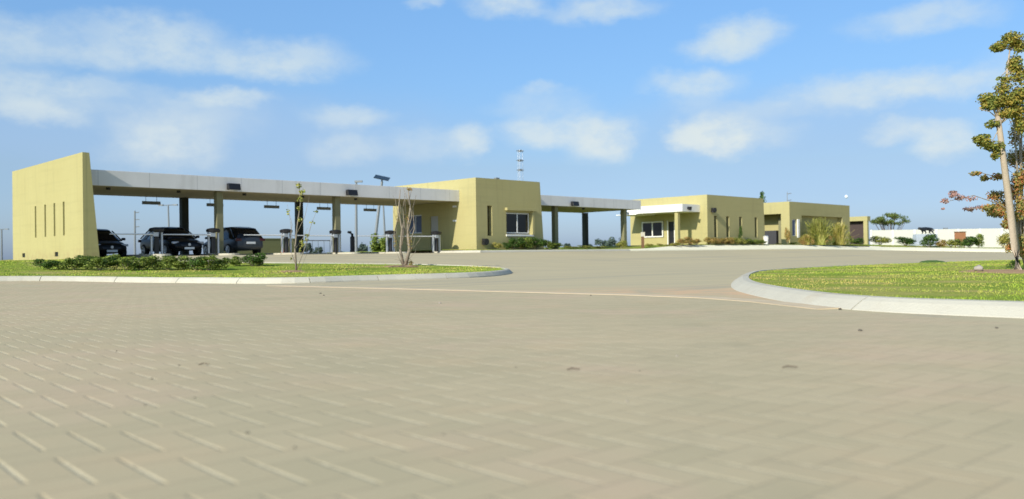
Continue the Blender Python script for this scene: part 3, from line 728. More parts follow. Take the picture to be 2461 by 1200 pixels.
# ------------------------------------------------------------------ barriers
def barrier(p, q, z, lb, boom=3.0, cap=True, ang=0, wide=False):
    t = thing('boom_barrier', lb, 'barrier', place(p, q, z), TH, 'boom barriers and ticket posts at the lanes')
    bm = B(); tube(bm, [(0, 0, 0), (0, 0, 1.15)], .12, 12); obj('post', bm, BLACKM, t)
    for s in (-.26, .26):
        bm = B(); box(bm, s - .045, s + .045, -.06, .06, 0, 1.1); obj('side_panel', bm, STEEL, t, bevel=.02)
    if cap:
        bm = B(); tube(bm, [(0, 0, 1.12), (0, 0, 1.24), (0, 0, 1.30), (0, 0, 1.34)], [.34, .36, .30, .1], 16); obj('cap', bm, BLACKM, t, smooth=False)
    if boom:
        bm = B(); c, s_ = math.cos(ang), math.sin(ang)
        pts = [(-.1, -.16, .98), (-.1 - boom * c, -.16, .98 + boom * s_)]
        tube(bm, pts, [.04, .025], 8); obj('boom', bm, ALU, t)
        bm = B(); box(bm, -.24, .02, -.22, -.104, .88, 1.08); obj('boom_hinge', bm, STEEL, t)
    return t
barrier(17.35, 42.9, ZP, 'black capped barrier post in front of the dark sedan nearest the tall wall', 2.2)
barrier(20.35, 43.0, ZP, 'barrier post close behind the left front canopy column', 2.6)
barrier(24.55, 42.9, ZP, 'black capped barrier post right of the silver car', 2.5)
barrier(28.0, 43.3, ZP, 'black capped barrier post left of the second front canopy column', 2.8)
barrier(31.9, 43.2, ZP, 'black capped barrier post left of the bare two-stemmed sapling', 2.4)
barrier(35.75, 43.4, ZP, 'black capped barrier post against the shaded gatehouse side', 3.1)
barrier(49.6, 47.6, ZP, 'squat black capped barrier post under the short canopy', 3.0)
t = thing('ticket_terminal', 'slim dark ticket terminal with a curved head between the lanes', 'ticket machine', place(30.6, 45.4, .85), TH)
bm = B(); box(bm, -.10, .10, -.12, .12, 0, 1.1); obj('post', bm, BLACKM, t, bevel=.02)
bm = B(); tube(bm, [(0, 0, 1.1), (-.02, 0, 1.25), (-.12, 0, 1.36), (-.32, 0, 1.38)], [.1, .1, .09, .07], 8); obj('head', bm, BLACKM, t)
t = thing('rail_gate', 'low silver rail gate in front of the green bush under the canopy', 'gate', place(31.6, 50.5, .72), TH)
bm = B(); tube(bm, [(-1.6, 0, 0), (-1.6, 0, 1.1), (1.2, 0, 1.1), (1.2, 0, 0)], .04, 6)
for k in range(6): tube(bm, [(-1.2 + k * .45, 0, .1), (-1.2 + k * .45, 0, 1.1)], .018, 5)
tube(bm, [(-1.6, 0, .1), (1.2, 0, .1)], .03, 6); obj('rails', bm, STEEL, t)

# ------------------------------------------------------------------ poles
def pole(name, label, cat, px, ytop, Y, kind, r=.09, pxb=None):
    P1 = at(px, ytop, Y); b = at(pxb or px, 600, Y); z0 = .6; H = P1.z - z0
    t = thing(name, label, cat, (b.x, b.y, z0)); dx = P1.x - b.x
    bm = B(); tube(bm, [(0, 0, 0), (dx, 0, H)], [r * 1.25, r * .8], 8); obj('pole', bm, GALV, t)
    if kind == 'T':
        bm = B(); tube(bm, [(dx - .8, 0, H), (dx + .8, 0, H + .05)], .05, 6); obj('crossarm', bm, GALV, t)
        for s in (-1, 1): bm = B(); box(bm, dx + s * .8 - .25, dx + s * .8 + .25, -.15, .15, H - .03, H + .12); obj('lamp_head', bm, GALV, t)
    if kind == 'steps':
        for k in range(3): bm = B(); tube(bm, [(dx, 0, H - .2 - k * .75), (dx + .45, 0, H - .15 - k * .75)], .045, 6); obj('step', bm, GALV, t)
    if kind == 'solar':
        bm = B(); box(bm, -.68, .68, -.42, .42, -.03, .03); o = obj('solar_panel', bm, PANEL, t); o.location = (dx, 0, H + .35); o.rotation_euler = (R(24), R(13), 0)
        bm = B(); tube(bm, [(dx, 0, H - .05), (dx, 0, H + .33)], .08, 6); obj('bracket', bm, GALV, t)
    if kind == 'head':
        bm = B(); box(bm, dx - .12, dx + .55, -.12, .12, H - .1, H + .06); obj('lamp_head', bm, GALV, t)
    return t
pole('lamp_post', 'tall slim grey lamp post seen through the canopy right of its second column', 'street lamp', 856, 436, 75, 'head', .11)
pole('solar_lamp_post', 'lamp post topped by a dark tilted solar panel above the canopy', 'street lamp', 918, 437, 78, 'solar', .13, 896)
pole('lamp_post', 'thin grey leaning post just left of the gatehouse side wall', 'street lamp', 921, 488, 82, '', .09, 927)
pole('lamp_post', 'distant lamp post with a T-shaped head above the dark sedan', 'street lamp', 404, 494, 95, 'T', .10, 408)
pole('utility_pole', 'distant pole with short steps between the two dark sedans', 'utility pole', 324, 507, 90, 'steps', .10)
pole('lamp_post', 'faint far lamp post at the far left edge of the picture', 'street lamp', 4, 552, 130, 'T', .12)
pole('roof_antenna', 'small thin antenna rising above the service building roof', 'antenna', 1892, 462, 97, 'steps', .05)
pole('utility_pole', 'thin far pole beside the dry tree behind the white wall', 'utility pole', 2269, 549, 135, 'head', .07)

# ------------------------------------------------------------------ cars
def car(name, label, p, qn, face, paint, sedan=True, L=4.55, Wd=1.82, Hc=1.47, z=None):
    """car standing in a lane; local +y is its nose. face=+1 nose towards the road in front, -1 tail towards it"""
    q = qn + L / 2; x, y = xy(p, q); zz = gz(x, y) if z is None else z
    t = thing(name, label, 'car', (x, y, zz), TH + (math.pi if face > 0 else 0))
    # lower body stations: y, half width, sill z, belt z, hood dome
    st = [(-1.0, .70, .38, .86), (-.97, .80, .30, .97), (-.80, .90, .26, 1.00), (-.45, .93, .24, .98), (0, .93, .24, .95), (.40, .92, .24, .94), (.62, .91, .26, .90), (.85, .86, .28, .80), (.97, .76, .30, .70), (1.0, .62, .36, .62)]
    bm = B(); rings = []
    for (u, w, z0, z1) in st:
        w = w * Wd / 2 / .93; yv = u * L / 2
        prof = [(w * .90, z0), (w * .99, z0 + .14), (w, (z0 + z1) / 2), (w * .965, z1 - .10), (w * .86, z1 - .01), (w * .45, z1 + .035), (0, z1 + .045)]
        ring = [bm.verts.new((a, yv, b)) for a, b in prof] + [bm.verts.new((-a, yv, b)) for a, b in prof[-2::-1]]
        rings.append(ring)
    for a, b in zip(rings, rings[1:]):
        for k in range(len(a)): bm.faces.new((a[k], a[(k + 1) % len(a)], b[(k + 1) % len(a)], b[k]))
    bm.faces.new(rings[0]); bm.faces.new(rings[-1])
    body = obj('body', bm, paint, t, smooth=True); s = body.modifiers.new('sub', 'SUBSURF'); s.levels = s.render_levels = 2
    # greenhouse of dark glass, roof skin and pillars
    if sedan: cs = [(-.86, .60, .98), (-.52, .60, Hc - .07), (-.25, .60, Hc), (.05, .60, Hc - .01), (.22, .59, Hc - .08), (.56, .62, .93)]
    else: cs = [(-.95, .62, .98), (-.78, .60, Hc - .10), (-.45, .61, Hc), (.05, .61, Hc), (.24, .59, Hc - .09), (.58, .62, .93)]
    def house(k, dz, y_in, z_lo):
        bm = B(); rg = []
        for (u, w, zt) in cs:
            yv = u * L / 2; zt2 = zt + dz; wt = w * Wd / 1.86 * k; wb = .84 * Wd / 1.86 * k
            rg.append([bm.verts.new(v) for v in ((wb, yv, .90), (wt * 1.06, yv, max(.91, zt2 - .10)), (wt * .9, yv, zt2), (-wt * .9, yv, zt2), (-wt * 1.06, yv, max(.91, zt2 - .10)), (-wb, yv, .90))])
        for a, b in zip(rg, rg[1:]):
            for i in range(5): bm.faces.new((a[i], a[i + 1], b[i + 1], b[i]))
        bm.faces.new(rg[0]); bm.faces.new(rg[-1]); return bm
    g = obj('windows', house(1, 0, 0, 0), GLASS, t, smooth=True)
    bm = B(); c2 = cs[1:5]; rr = []
    for (u, w, zt) in c2:
        yv = u * L / 2; w *= Wd / 1.86; rr.append([bm.verts.new((a, yv, b)) for a, b in ((w * 1.0, zt - .03), (w * .88, zt + .012), (0, zt + .028), (-w * .88, zt + .012), (-w * 1.0, zt - .03))])
    for a, b in zip(rr, rr[1:]):
        for i in range(4): bm.faces.new((a[i], a[i + 1], b[i + 1], b[i]))
    for s in (-1, 1):
        for (u0, z0, u1, z1) in ((.57, .93, .22, Hc - .08), (-.05, .95, -.08, Hc - .02), (-.84, .98, -.52, Hc - .07)):
            wb = .85 * Wd / 1.86; wt = .65 * Wd / 1.86; tube(bm, [(s * wb, u0 * L / 2, z0), (s * wt, u1 * L / 2, z1 - .03)], .035, 5)
    obj('roof', bm, paint, t, smooth=True)
    for sx in (-1, 1):
        for u in (-.60, .63):
            bm = B(); c = Vector((sx * (Wd / 2 - .11), u * L / 2, .33)); tube(bm, [c - Vector((.115, 0, 0)), c + Vector((.115, 0, 0))], .33, 24)
            w = obj('wheel', bm, TYRE, t, bevel=.03)
            bm = B(); tube(bm, [c + Vector((sx * .116, 0, 0)), c + Vector((sx * .128, 0, 0))], .22, 16)
            for k in range(5):
                a = k * 1.2566; v = Vector((0, math.cos(a), math.sin(a))); tube(bm, [c + Vector((sx * .135, 0, 0)), c + v * .2 + Vector((sx * .135, 0, 0))], .025, 5)
            obj('rim', bm, STEEL, w)
        bm = B(); box(bm, sx * .66 - .18, sx * .66 + .18, L / 2 - .25, L / 2 - .10, .62, .74); obj('headlight', bm, LENS, t, bevel=.03)
        bm = B(); box(bm, sx * .70 - .16, sx * .70 + .16, -L / 2 + .01, -L / 2 + .16, .78, .93); obj('tail_light', bm, REDL, t, bevel=.03)
        bm = B(); box(bm, sx * (Wd / 2 + .09) - .09, sx * (Wd / 2 + .09) + .09, .46 * L / 2 - .06, .46 * L / 2 + .08, .95, 1.08); obj('mirror', bm, paint, t, bevel=.03)
    bm = B(); box(bm, -.26, .26, -L / 2 - .022, -L / 2 - .005, .62, .74); obj('number_plate', bm, ALU, t)
    bm = B(); box(bm, -.26, .26, L / 2 + .01, L / 2 + .03, .34, .45); obj('number_plate', bm, ALU, t)
    bm = B(); box(bm, -.42, .42, L / 2 - .03, L / 2 + .012, .50, .64, top=(-.04, .04, -.04, -.04)); obj('grille', bm, BLACKM, t)
    bm = B(); tube(bm, [(0, L / 2 + .012, .585), (0, L / 2 + .03, .585)], .07, 14); obj('badge', bm, STEEL, t)
    for s in (-.35, .35):
        bm = B(); tube(bm, [(s * .8, .62 * L / 2 - .9, .9), (s * .8, .62 * L / 2 - .9, .905)], .01, 4); bm.free()
    return t
P_BLACK = mat('black_car_paint', (.002, .0025, .003), .35, var=.1, spec=.2)
P_NAVY = mat('navy_car_paint', (.003, .005, .009), .32, var=.1, spec=.22)
P_SILV = mat('silver_car_paint', (.04, .05, .065), .35, metal=.2, coat=.15, var=.05)
car('parked_car', 'black sedan half hidden behind the tall tapered wall', 15.75, 44.4, 1, P_BLACK, True, Hc=1.55)
car('parked_car', 'dark navy sedan facing out, waiting between the two left barrier posts', 19.2, 43.3, 1, P_NAVY, True, L=4.6, Hc=1.55)
car('parked_car', 'silver-grey hatchback seen from behind, right of the left front canopy column', 22.85, 43.7, -1, P_SILV, False, L=4.5, Hc=1.58)

# ------------------------------------------------------------------ plants
def leaves(rg, centres, n, size, upbias=0.3, aspect=0.55, shell=0.55):
    """n leaf quads spread through ellipsoids [(c, (rx,ry,rz), weight)]"""
    V = []; Fc = []; ws = np.array([c[2] for c in centres], float); ws /= ws.sum()
    pick = rg.choice(len(centres), n, p=ws); c0 = 0
    for i in pick:
        c, r, _ = centres[i]; d = rg.normal(size=3); d /= np.linalg.norm(d)
        rad = (shell + (1 - shell) * rg.uniform()) if rg.uniform() < .7 else rg.uniform() ** .5
        pos = np.array(c) + d * np.array(r) * rad * rg.uniform(.85, 1.12)
        nrm = d * .7 + rg.normal(size=3) * .6 + np.array([0, 0, upbias]); nrm /= np.linalg.norm(nrm)
        a = np.cross(nrm, rg.normal(size=3)); a /= np.linalg.norm(a); b = np.cross(nrm, a)
        s = size * rg.uniform(.6, 1.3)
        V += [tuple(pos - a * s), tuple(pos - b * s * aspect), tuple(pos + a * s), tuple(pos + b * s * aspect)]
        Fc.append((c0, c0 + 1, c0 + 2, c0 + 3)); c0 += 4
    return V, Fc
def bush_mesh(seed, n, size, lump=7, sq=.75):
    rg = np.random.default_rng(seed); cs = [((0, 0, .45), (.33, .33, .36), 2.0)]
    for k in range(lump):
        a = rg.uniform(0, 6.28); r = rg.uniform(.12, .34); z = rg.uniform(.22, .78)
        cs.append(((r * math.cos(a), r * math.sin(a), z), (rg.uniform(.14, .24),) * 2 + (rg.uniform(.12, .24),), 1))
    V, Fc = leaves(rg, cs, n, size)
    V = [(x, y, max(z, .0)) for x, y, z in V]
    me = bpy.data.meshes.new('foliage'); me.from_pydata(V, [], Fc); return me
BM_ = [bush_mesh(100 + i, 1500, .042) for i in range(4)]
BMF = [bush_mesh(200 + i, 800, .05) for i in range(3)]
def stemmesh(m):
    bm = B()
    for k in range(5):
        a = k * 1.26; tube(bm, [(0, 0, -.05), (.12 * math.cos(a), .12 * math.sin(a), .3), (.22 * math.cos(a), .22 * math.sin(a), .62)], [.022, .014, .006], 5)
    me = bpy.data.meshes.new('stem'); bm.to_mesh(me); bm.free(); me.materials.append(m); return me
STM = stemmesh(BARK)
_cache = {}
def shrub(label, loc, w, h, m, src=None, name='shrub', group=None, rz=None, seed=0, d=None):
    src = src or BMF[seed % 3]
    key = (src.name, m.name)
    if key not in _cache:
        me = src.copy(); me.materials.clear(); me.materials.append(m); _cache[key] = me
    t = thing(name, label, 'shrub', loc, (seed * 1.7) % 6.28 if rz is None else rz, group)
    o = bpy.data.objects.new('foliage', _cache[key]); link(o, t); o.scale = (w, d or w, h)
    s = bpy.data.objects.new('stem', STM); link(s, t); s.scale = (w, w, h)
    return t
rnd = random.Random(5)
# clipped shrub row on the left lawn: pixel x, base y, width px, height px
row = [(116,649,44,25),(150,649,38,20),(178,650,42,28),(208,648,40,32),(240,651,50,32),(276,650,44,30),(306,652,44,28),(338,651,48,32),(372,649,46,32),(404,650,46,32),(438,650,50,34),(470,651,48,32),(502,651,46,34),(530,650,42,28),(568,641,34,24),(606,641,46,30),(622,640,30,22),
       (268,634,40,22),(312,636,34,18),(346,637,36,18),(224,639,36,22),(192,643,34,20)]
rs = sorted(row)
for i, (px, py, wpx, hpx) in enumerate(rs):
    P = hit(px, py, .12); s = P.y / F
    shrub(f'rounded dark green shrub on the left lawn, {ORD[i]} from the left in the row', P, wpx * s * 1.5, hpx * s * 1.25, L_MID if i % 4 else L_DARK, BM_[i % 4], group='rounded shrubs in a row on the left lawn', seed=i)

def spot(px, py, Y, zfn=vz):
    P = at(px, py, Y); return Vector((P.x, P.y, zfn(P.x, P.y)))
def vspot(px, q):
    u = ray(px, 600); k = u.x / u.y          # X = k Y ; q = E2.x X + E2.y Y
    Y = q / (E2.x * k + E2.y); X = k * Y
    return Vector((X, Y, vz(X, Y)))
def vs(label, px, q, ytop, wpx, m, seed, name='shrub', group=None, src=None, d=None):
    P = vspot(px, q); h = at(px, ytop, P.y).z - P.z; w = wpx * P.y / F
    return shrub(label, P, w * 1.35, h * 1.2, m, src or BM_[seed % 4], name, group, seed=seed, d=d)
# hedge in front of gatehouse
for i, (px, yt, w) in enumerate(((1195,583,20),(1218,584,20),(1236,573,36),(1262,570,42),(1290,572,42),(1315,577,38),(1336,585,32))):
    vs(f'leafy green shrub below the gatehouse window, {ORD[i]} from the left', px, 41.15 if px < 1300 else 41.6, yt, w, L_GOLD if i == 0 else (L_DARK if i in (1, 2, 4) else L_MID), i, group='green shrubs below the gatehouse window', src=BM_[i % 4])
vs('round yellow-green shrub beside the dark right column of the short canopy', 1494, 42.2, 578, 30, L_YELG, 3)
for i, (px, yt, w) in enumerate(((1372, 592, 30), (1405, 590, 34), (1440, 592, 30))):
    vs(f'low straw-coloured grass tuft under the short canopy, {ORD[i]} from the left', px, 41.4, yt, w, L_YELG, i, 'grass_tuft', 'straw tufts under the short canopy')
# golden shrubs by the guard house
for i, (px, yt, w, m) in enumerate(((1561,586,16,L_GOLD),(1586,586,16,L_GOLD),(1603,588,16,L_GOLD),(1622,583,24,L_GOLD),(1640,574,26,L_RUST),(1657,570,28,L_RUST),(1674,575,22,L_RUST),(1690,589,14,L_GOLD))):
    vs(f'{"golden" if m is L_GOLD else "rusty orange"} shrub before the guard house porch, {ORD[i]} from the left', px, 40.95 if px > 1610 else 41.6, yt, w, m, i, group='golden and rusty shrubs before the guard house')
for i in range(9):
    px = 1708 + i * 15
    m = L_RUST if i < 4 else (L_YELG if i < 6 else L_MID)
    vs(f'{"rusty" if i<4 else "green"} hedge plant under the slit windows, {ORD[i]} from the left', px, 41.5, 571 + (i > 5) * 4 + (i % 3), 26, m, i, 'hedge_plant', 'hedge plants under the guard house slit windows')
vs('slender dark green conifer between the slit windows of the guard house', 1780, 41.6, 545, 8, L_DARK, 2, 'conifer')
for i, (px, yt, w, m, q, lb) in enumerate(((1893,548,11,L_RUST,42.0,'thin rusty sapling against the lit corner of the service building'),(1872,585,16,L_MID,42.0,'small green plant left of the service building corner'),(1905,583,20,L_MID,42.2,'small dark shrub right of the service building corner'),
        (2060,572,34,L_DARK,42.5,'dark green shrub in front of the small carport'))):
    vs(lb, px, q, yt, w, m, i)
for i, (px, w, yt, m, lb) in enumerate(((2115,38,569,L_YELG,'bright green shrub at the left end of the white wall'),(2176,44,571,L_DARK,'wide dark green shrub left of the sculpture plinth'),(2233,32,566,L_DARK,'round deep green shrub in front of the sculpture plinth'),
        (2262,24,577,L_RUST,'low reddish hedge plant right of the plinth'),(2285,24,577,L_YELG,'low yellow-green hedge plant left of the brown panel'),(2305,24,576,L_MID,'low green hedge plant under the brown panel'),
        (2330,40,571,L_DARK,'dark domed shrub right of the brown panel'),(2352,24,563,L_MID,'spiky upright green shrub right of the dark domed shrub'),(2410,30,563,L_GOLD,'pale golden shrub near the white wall, left of the leaning trunk'))):
    P = spot(px, 592, 108.5); h = at(px, yt, P.y).z - P.z
    shrub(lb, P, w * P.y / F * 1.5, max(.5, h * 1.25), m, BM_[i % 4], group=None, seed=i)

# tall grass clump by the service building
def grassclump(label, P, w, h, n, m, seed, name='grass_clump'):
    rg = np.random.default_rng(seed); V = []; Fc = []; c = 0
    for i in range(n):
        a = rg.uniform(0, 6.283); r0 = rg.uniform(0, .30) * w; lean = rg.normal() * .33 * w; hh = h * rg.uniform(.45, 1.05) * (1 - .25 * abs(lean) / w)
        b = np.array([math.cos(a) * r0, math.sin(a) * r0 * .6, 0]); dr_ = np.array([lean, rg.normal() * .2 * w, 0]); sd = np.array([math.sin(a), math.cos(a), 0]) * rg.uniform(.02, .04)
        pts = [b, b + dr_ * .3 + np.array([0, 0, hh * .6]), b + dr_ * .8 + np.array([0, 0, hh * .95]), b + dr_ * 1.25 + np.array([0, 0, hh * .92])]
        for k, p in enumerate(pts): ww = (1, .9, .6, .1)[k]; V += [tuple(p - sd * ww), tuple(p + sd * ww)]
        for k in range(3): Fc.append((c + 2 * k, c + 2 * k + 1, c + 2 * k + 3, c + 2 * k + 2))
        c += 8
    t = thing(name, label, 'plant', P); raw('foliage', V, Fc, m, t); return t
def bigclump(label, px, q, ytop, wpx, m1, m2, seed, n):
    P = vspot(px, q); h = at(px, ytop, P.y).z - P.z; w = wpx * P.y / F
    t = grassclump(label, P, w * .75, h, n, m1, seed)
    rg = np.random.default_rng(seed + 50); cs = []
    for k in range(34):
        a = rg.uniform(-1, 1); hh = (1 - .55 * a * a) * rg.uniform(.12, .9) * h
        cs.append(((a * w * .5, rg.uniform(-.25, .25) * w * .5, hh), (rg.uniform(.10, .24), .2, rg.uniform(.12, .30)), 1))
    V, Fc = leaves(rg, cs, 2200, .055, aspect=.3, shell=.2); raw('leaves', V, Fc, m2, t)
    cs = [((rg.uniform(-.5, .5) * w, rg.uniform(-.3, .1), rg.uniform(.1, .35) * h), (.22, .2, .22), 1) for k in range(12)]
    V, Fc = leaves(rg, cs, 900, .05, aspect=.35, shell=.2); raw('dry_leaves', V, Fc, L_RUST, t)
    return t
bigclump('tall arching yellow-green grass clump hiding the service building bay, left half', 1968, 41.4, 520, 74, L_YELG, L_FEATH, 1, 420)
bigclump('tall arching golden-green grass clump near the right end of the service building', 2016, 41.6, 532, 66, L_GOLD, L_MID, 2, 330)
bigclump('shorter straw-coloured grass clump at the left foot of the tall clumps', 1938, 41.2, 562, 34, L_GOLD, L_RUST, 3, 200)

def tree(label, P, stems, clusters, lm, bark, leafsize, n, seed, name='tree', trunk_name='trunk', sub=None):
    t = thing(name, label, 'tree', P)
    bm = B()
    for pts, r in stems: tube(bm, [Vector(p) - P for p in pts], r, 7)
    obj(trunk_name, bm, bark, t, smooth=True)
    rg = np.random.default_rng(seed)
    V, Fc = leaves(rg, [(tuple(Vector(c) - P), r, w) for c, r, w in clusters], n, leafsize, shell=.25)
    raw('crown', V, Fc, lm, t); return t

# dry feathery tree behind the white wall
Yt = 135; P = at(2140, 598, Yt); P.z = .5
cl = []; st = []
rg0 = np.random.default_rng(7)
for k in range(26):
    px = rg0.uniform(2098, 2185); py = 548 - 32 * math.sqrt(max(0, 1 - ((px - 2140) / 52) ** 2)) * rg0.uniform(.3, 1)
    c = at(px, py, Yt + rg0.uniform(-2, 2)); cl.append((c, (.8, .7, .38), 1)); st.append(([P, P.lerp(c, .45) + Vector((0, 0, .3)), c], [.10, .05, .02]))
tree('round feathery olive-green tree rising behind the left end of the white wall', P, st, cl, L_FEATH, DARKBARK, .13, 2600, 8)
# treetop above guard house roof
Yt = 100; P = at(1832, 598, Yt); P.z = .6
cl = [(at(1832, y, Yt), (r, r, .35), 1) for y, r in ((466, .25), (474, .4), (483, .5), (492, .5), (505, .6))]
tree('tiny dark treetop poking above the guard house roof at its right end', P, [([P, at(1832, 470, Yt)], [.12, .03])], cl, L_DARK, DARKBARK, .10, 500, 9)
# far trees on the skyline
far = [(1455,589,50,15),(1480,584,46,20),(1425,591,40,9),(765,604,22,14),(740,602,20,18),(700,606,18,10),(870,598,34,16),(905,586,46,30),(925,590,34,26),(850,604,22,10),(1365,592,18,8),(345,612,22,8),(810,606,36,8)]
for i, (px, yb, w, h) in enumerate(far):
    Yt = 190 + (i * 37) % 60 if px not in (905, 925) else 68
    P = at(px, 612, Yt); P.z = .3; c = at(px, yb - h / 2, Yt); zt = at(px, yb - h, Yt).z
    s = Yt / F; hh = (zt - .3)
    cl = []
    for k in range(6): cl.append(((c.x + rnd.uniform(-.35, .35) * w * s, c.y + rnd.uniform(-1, 1), .3 + hh * rnd.uniform(.35, .82)), (w * s * .26, w * s * .26, hh * .22), 1))
    tree((f'leafy green bush behind the silver rail gate, {"left" if px == 905 else "right"} one' if px in (905, 925) else f'far blue-green tree on the skyline {["right of the short canopy middle column","just left of the yellow-green shrub","low beside the short canopy right bay","behind the sapling with few leaves, right one","behind the sapling with few leaves, left one","beyond the low olive wall end","beside the slim lamp post","","","left of the slim lamp post foot","between the short canopy columns","between the two dark cars","below the fourth lane barrier boom"][i]}'),
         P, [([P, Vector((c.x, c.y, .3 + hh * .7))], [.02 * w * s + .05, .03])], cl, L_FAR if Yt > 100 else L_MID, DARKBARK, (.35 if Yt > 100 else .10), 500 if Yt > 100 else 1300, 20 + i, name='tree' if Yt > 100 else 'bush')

# saplings on the left lawn
def sapling(label, bx, by, stems, clus, seed, rr=.02, leaf=.045, n=150, m=L_YELG, bark=BARK):
    P = hit(bx, by, .12); Y = P.y; rg = random.Random(seed); S = []
    for pts in stems:
        w = [at(x, y, Y + rg.uniform(-.15, .15)) for x, y in pts[0]]; w[0] = P + Vector(((pts[0][0][0] - bx) * Y / F, 0, 0)) if pts[0][0][1] > by - 12 else w[0]
        k = len(w); S.append((w, [pts[1] * (1 - .75 * i / (k - 1)) for i in range(k)]))
    C = [(at(x, y, Y + rg.uniform(-.15, .15)), (r * Y / F, r * Y / F, r2 * Y / F), ww) for x, y, r, r2, ww in clus]
    return tree(label, P, S, C, m, bark, leaf, n, seed, name='sapling', trunk_name='stem')
sapling('slender sapling with few yellow-green leaves on the left lawn', 712, 652,
    [([(712, 652), (709, 600), (714, 545), (722, 490), (719, 440)], .04), ([(712, 640), (694, 590), (702, 540), (690, 492)], .015), ([(712, 645), (735, 590), (748, 540), (762, 505)], .015),
     ([(714, 560), (733, 520), (744, 470)], .012), ([(709, 600), (728, 572), (739, 548)], .012), ([(712, 610), (703, 575), (695, 515)], .012), ([(720, 645), (742, 600), (735, 560)], .01)],
    [(718, 447, 9, 9, 2), (724, 462, 9, 8, 2), (722, 478, 10, 10, 2.4), (716, 500, 6, 6, .8), (720, 527, 6, 8, 1), (692, 512, 6, 12, .8), (760, 509, 8, 3, .6), (750, 535, 7, 6, .8), (727, 585, 9, 10, 2), (737, 575, 7, 7, 1), (738, 565, 7, 4, .7), (722, 600, 6, 10, 1), (700, 620, 5, 8, .4)], 11, n=300)
sapling('bare two-stemmed sapling with grey branches on the left lawn before the gatehouse', 968, 640,
    [([(970, 640), (962, 600), (966, 550), (958, 505), (962, 455)], .065), ([(974, 640), (984, 600), (980, 550), (986, 500), (981, 455)], .085),
     ([(962, 600), (948, 560), (957, 520), (950, 480)], .03), ([(966, 550), (975, 510), (972, 465)], .03), ([(984, 600), (968, 565), (972, 520)], .03), ([(984, 590), (996, 550), (992, 500), (1000, 470)], .03),
     ([(970, 625), (950, 590), (953, 550)], .02), ([(984, 560), (1004, 530)], .012), ([(962, 500), (944, 470)], .012), ([(986, 500), (976, 470), (968, 448)], .014), ([(976, 620), (992, 592), (1000, 560)], .014),
     ([(968, 636), (955, 612), (948, 588)], .014), ([(966, 590), (972, 545), (968, 500), (974, 470)], .028), ([(980, 560), (990, 520), (984, 480), (990, 452)], .022), ([(962, 600), (972, 570), (978, 535)], .02), ([(984, 600), (976, 560), (966, 530), (962, 490)], .024), ([(958, 540), (946, 510), (950, 490)], .014), ([(984, 610), (1006, 580), (1016, 560)], .012), ([(966, 628), (944, 622)], .01), ([(978, 628), (998, 606), (1002, 590)], .012)],
    [(984, 455, 9, 5, 1.2), (979, 530, 9, 24, 1), (985, 585, 8, 26, 1), (958, 520, 7, 22, .6), (950, 580, 6, 22, .5), (987, 632, 8, 9, 1.2)], 12, n=330, leaf=.035, m=L_RUST)
for px, py, w in ((697, 653, 60), (945, 640, 50)):
    pass

# trees at the right edge
Yd = hit(2447, 652, .12).y
def R3(pts, d=0): return [at(x, y, Yd + d) for x, y in pts]
P = hit(2447, 653, .12)
S = [([P] + R3([(2441, 600), (2427, 500), (2413, 395), (2398, 280)]), [.095, .09, .08, .07, .058]),
     (R3([(2398, 282), (2404, 240), (2420, 180), (2428, 110)]), [.05, .035, .025, .012]), (R3([(2400, 290), (2385, 255), (2370, 240)]), [.03, .02, .01]),
     (R3([(2410, 360), (2385, 345), (2362, 342)]), [.025, .018, .01]), (R3([(2402, 300), (2440, 250), (2470, 235)]), [.03, .02, .01]), (R3([(2428, 120), (2405, 112), (2392, 112)]), [.015, .01, .008])]
for k, (x0, y0, x1, y1) in enumerate(((2398,285,2350,262),(2400,290,2372,300),(2403,300,2380,350),(2405,230,2440,205),(2415,190,2438,160),(2400,270,2415,215),(2398,282,2385,225),(2412,390,2392,372),(2420,170,2405,185),(2430,120,2452,100),(2402,300,2455,262))):
    S.append((R3([(x0, y0), ((x0 + x1) / 2 + 4, (y0 + y1) / 2 - 5), (x1, y1)]), [.016, .010, .005]))
s_ = Yd / F
def C3(x, y, rx, ry, w, d=0): return (at(x, y, Yd + d), (rx * s_, rx * s_, ry * s_), w)
C = [C3(2430, 95, 26, 18, 3), C3(2402, 113, 22, 12, 2), C3(2448, 110, 20, 18, 2), C3(2434, 160, 18, 16, 1.4), C3(2418, 190, 20, 14, .8), C3(2410, 215, 22, 18, 2), C3(2395, 245, 32, 18, 4.2), C3(2430, 240, 32, 20, 4), C3(2455, 225, 24, 20, 2.4), C3(2378, 255, 22, 12, 2.2),
     C3(2385, 298, 20, 12, 1), C3(2366, 340, 18, 20, 2.4), C3(2390, 352, 24, 14, 1.6), C3(2392, 372, 12, 14, .9), C3(2350, 335, 14, 10, .8), C3(2450, 180, 20, 30, 2), C3(2445, 265, 24, 26, 3), C3(2420, 272, 26, 14, 2.4), C3(2370, 238, 22, 14, 1.6), C3(2455, 300, 18, 26, 2), C3(2440, 150, 18, 20, 1.4)]
tree('tall leaning tree with a pale smooth trunk at the right edge', P, S, C, L_TOP, PALEBARK, .036, 10500, 31)
Y2 = Yd + 1.2; P = at(2466, 648, Y2); P.z = gz(P.x, P.y) + .12
s_ = Y2 / F
def R4(pts): return [at(x, y, Y2) for x, y in pts]
S = []
for k, (a, b) in enumerate(((2452, 2448), (2462, 2455), (2470, 2464), (2478, 2474), (2445, 2438))):
    S.append(([P] + R4([(a, 560), ((a + b) / 2 + 4 * (-1) ** k, 420), (b, 300), (b + 3, 240)]), [.035, .03, .022, .016, .008]))
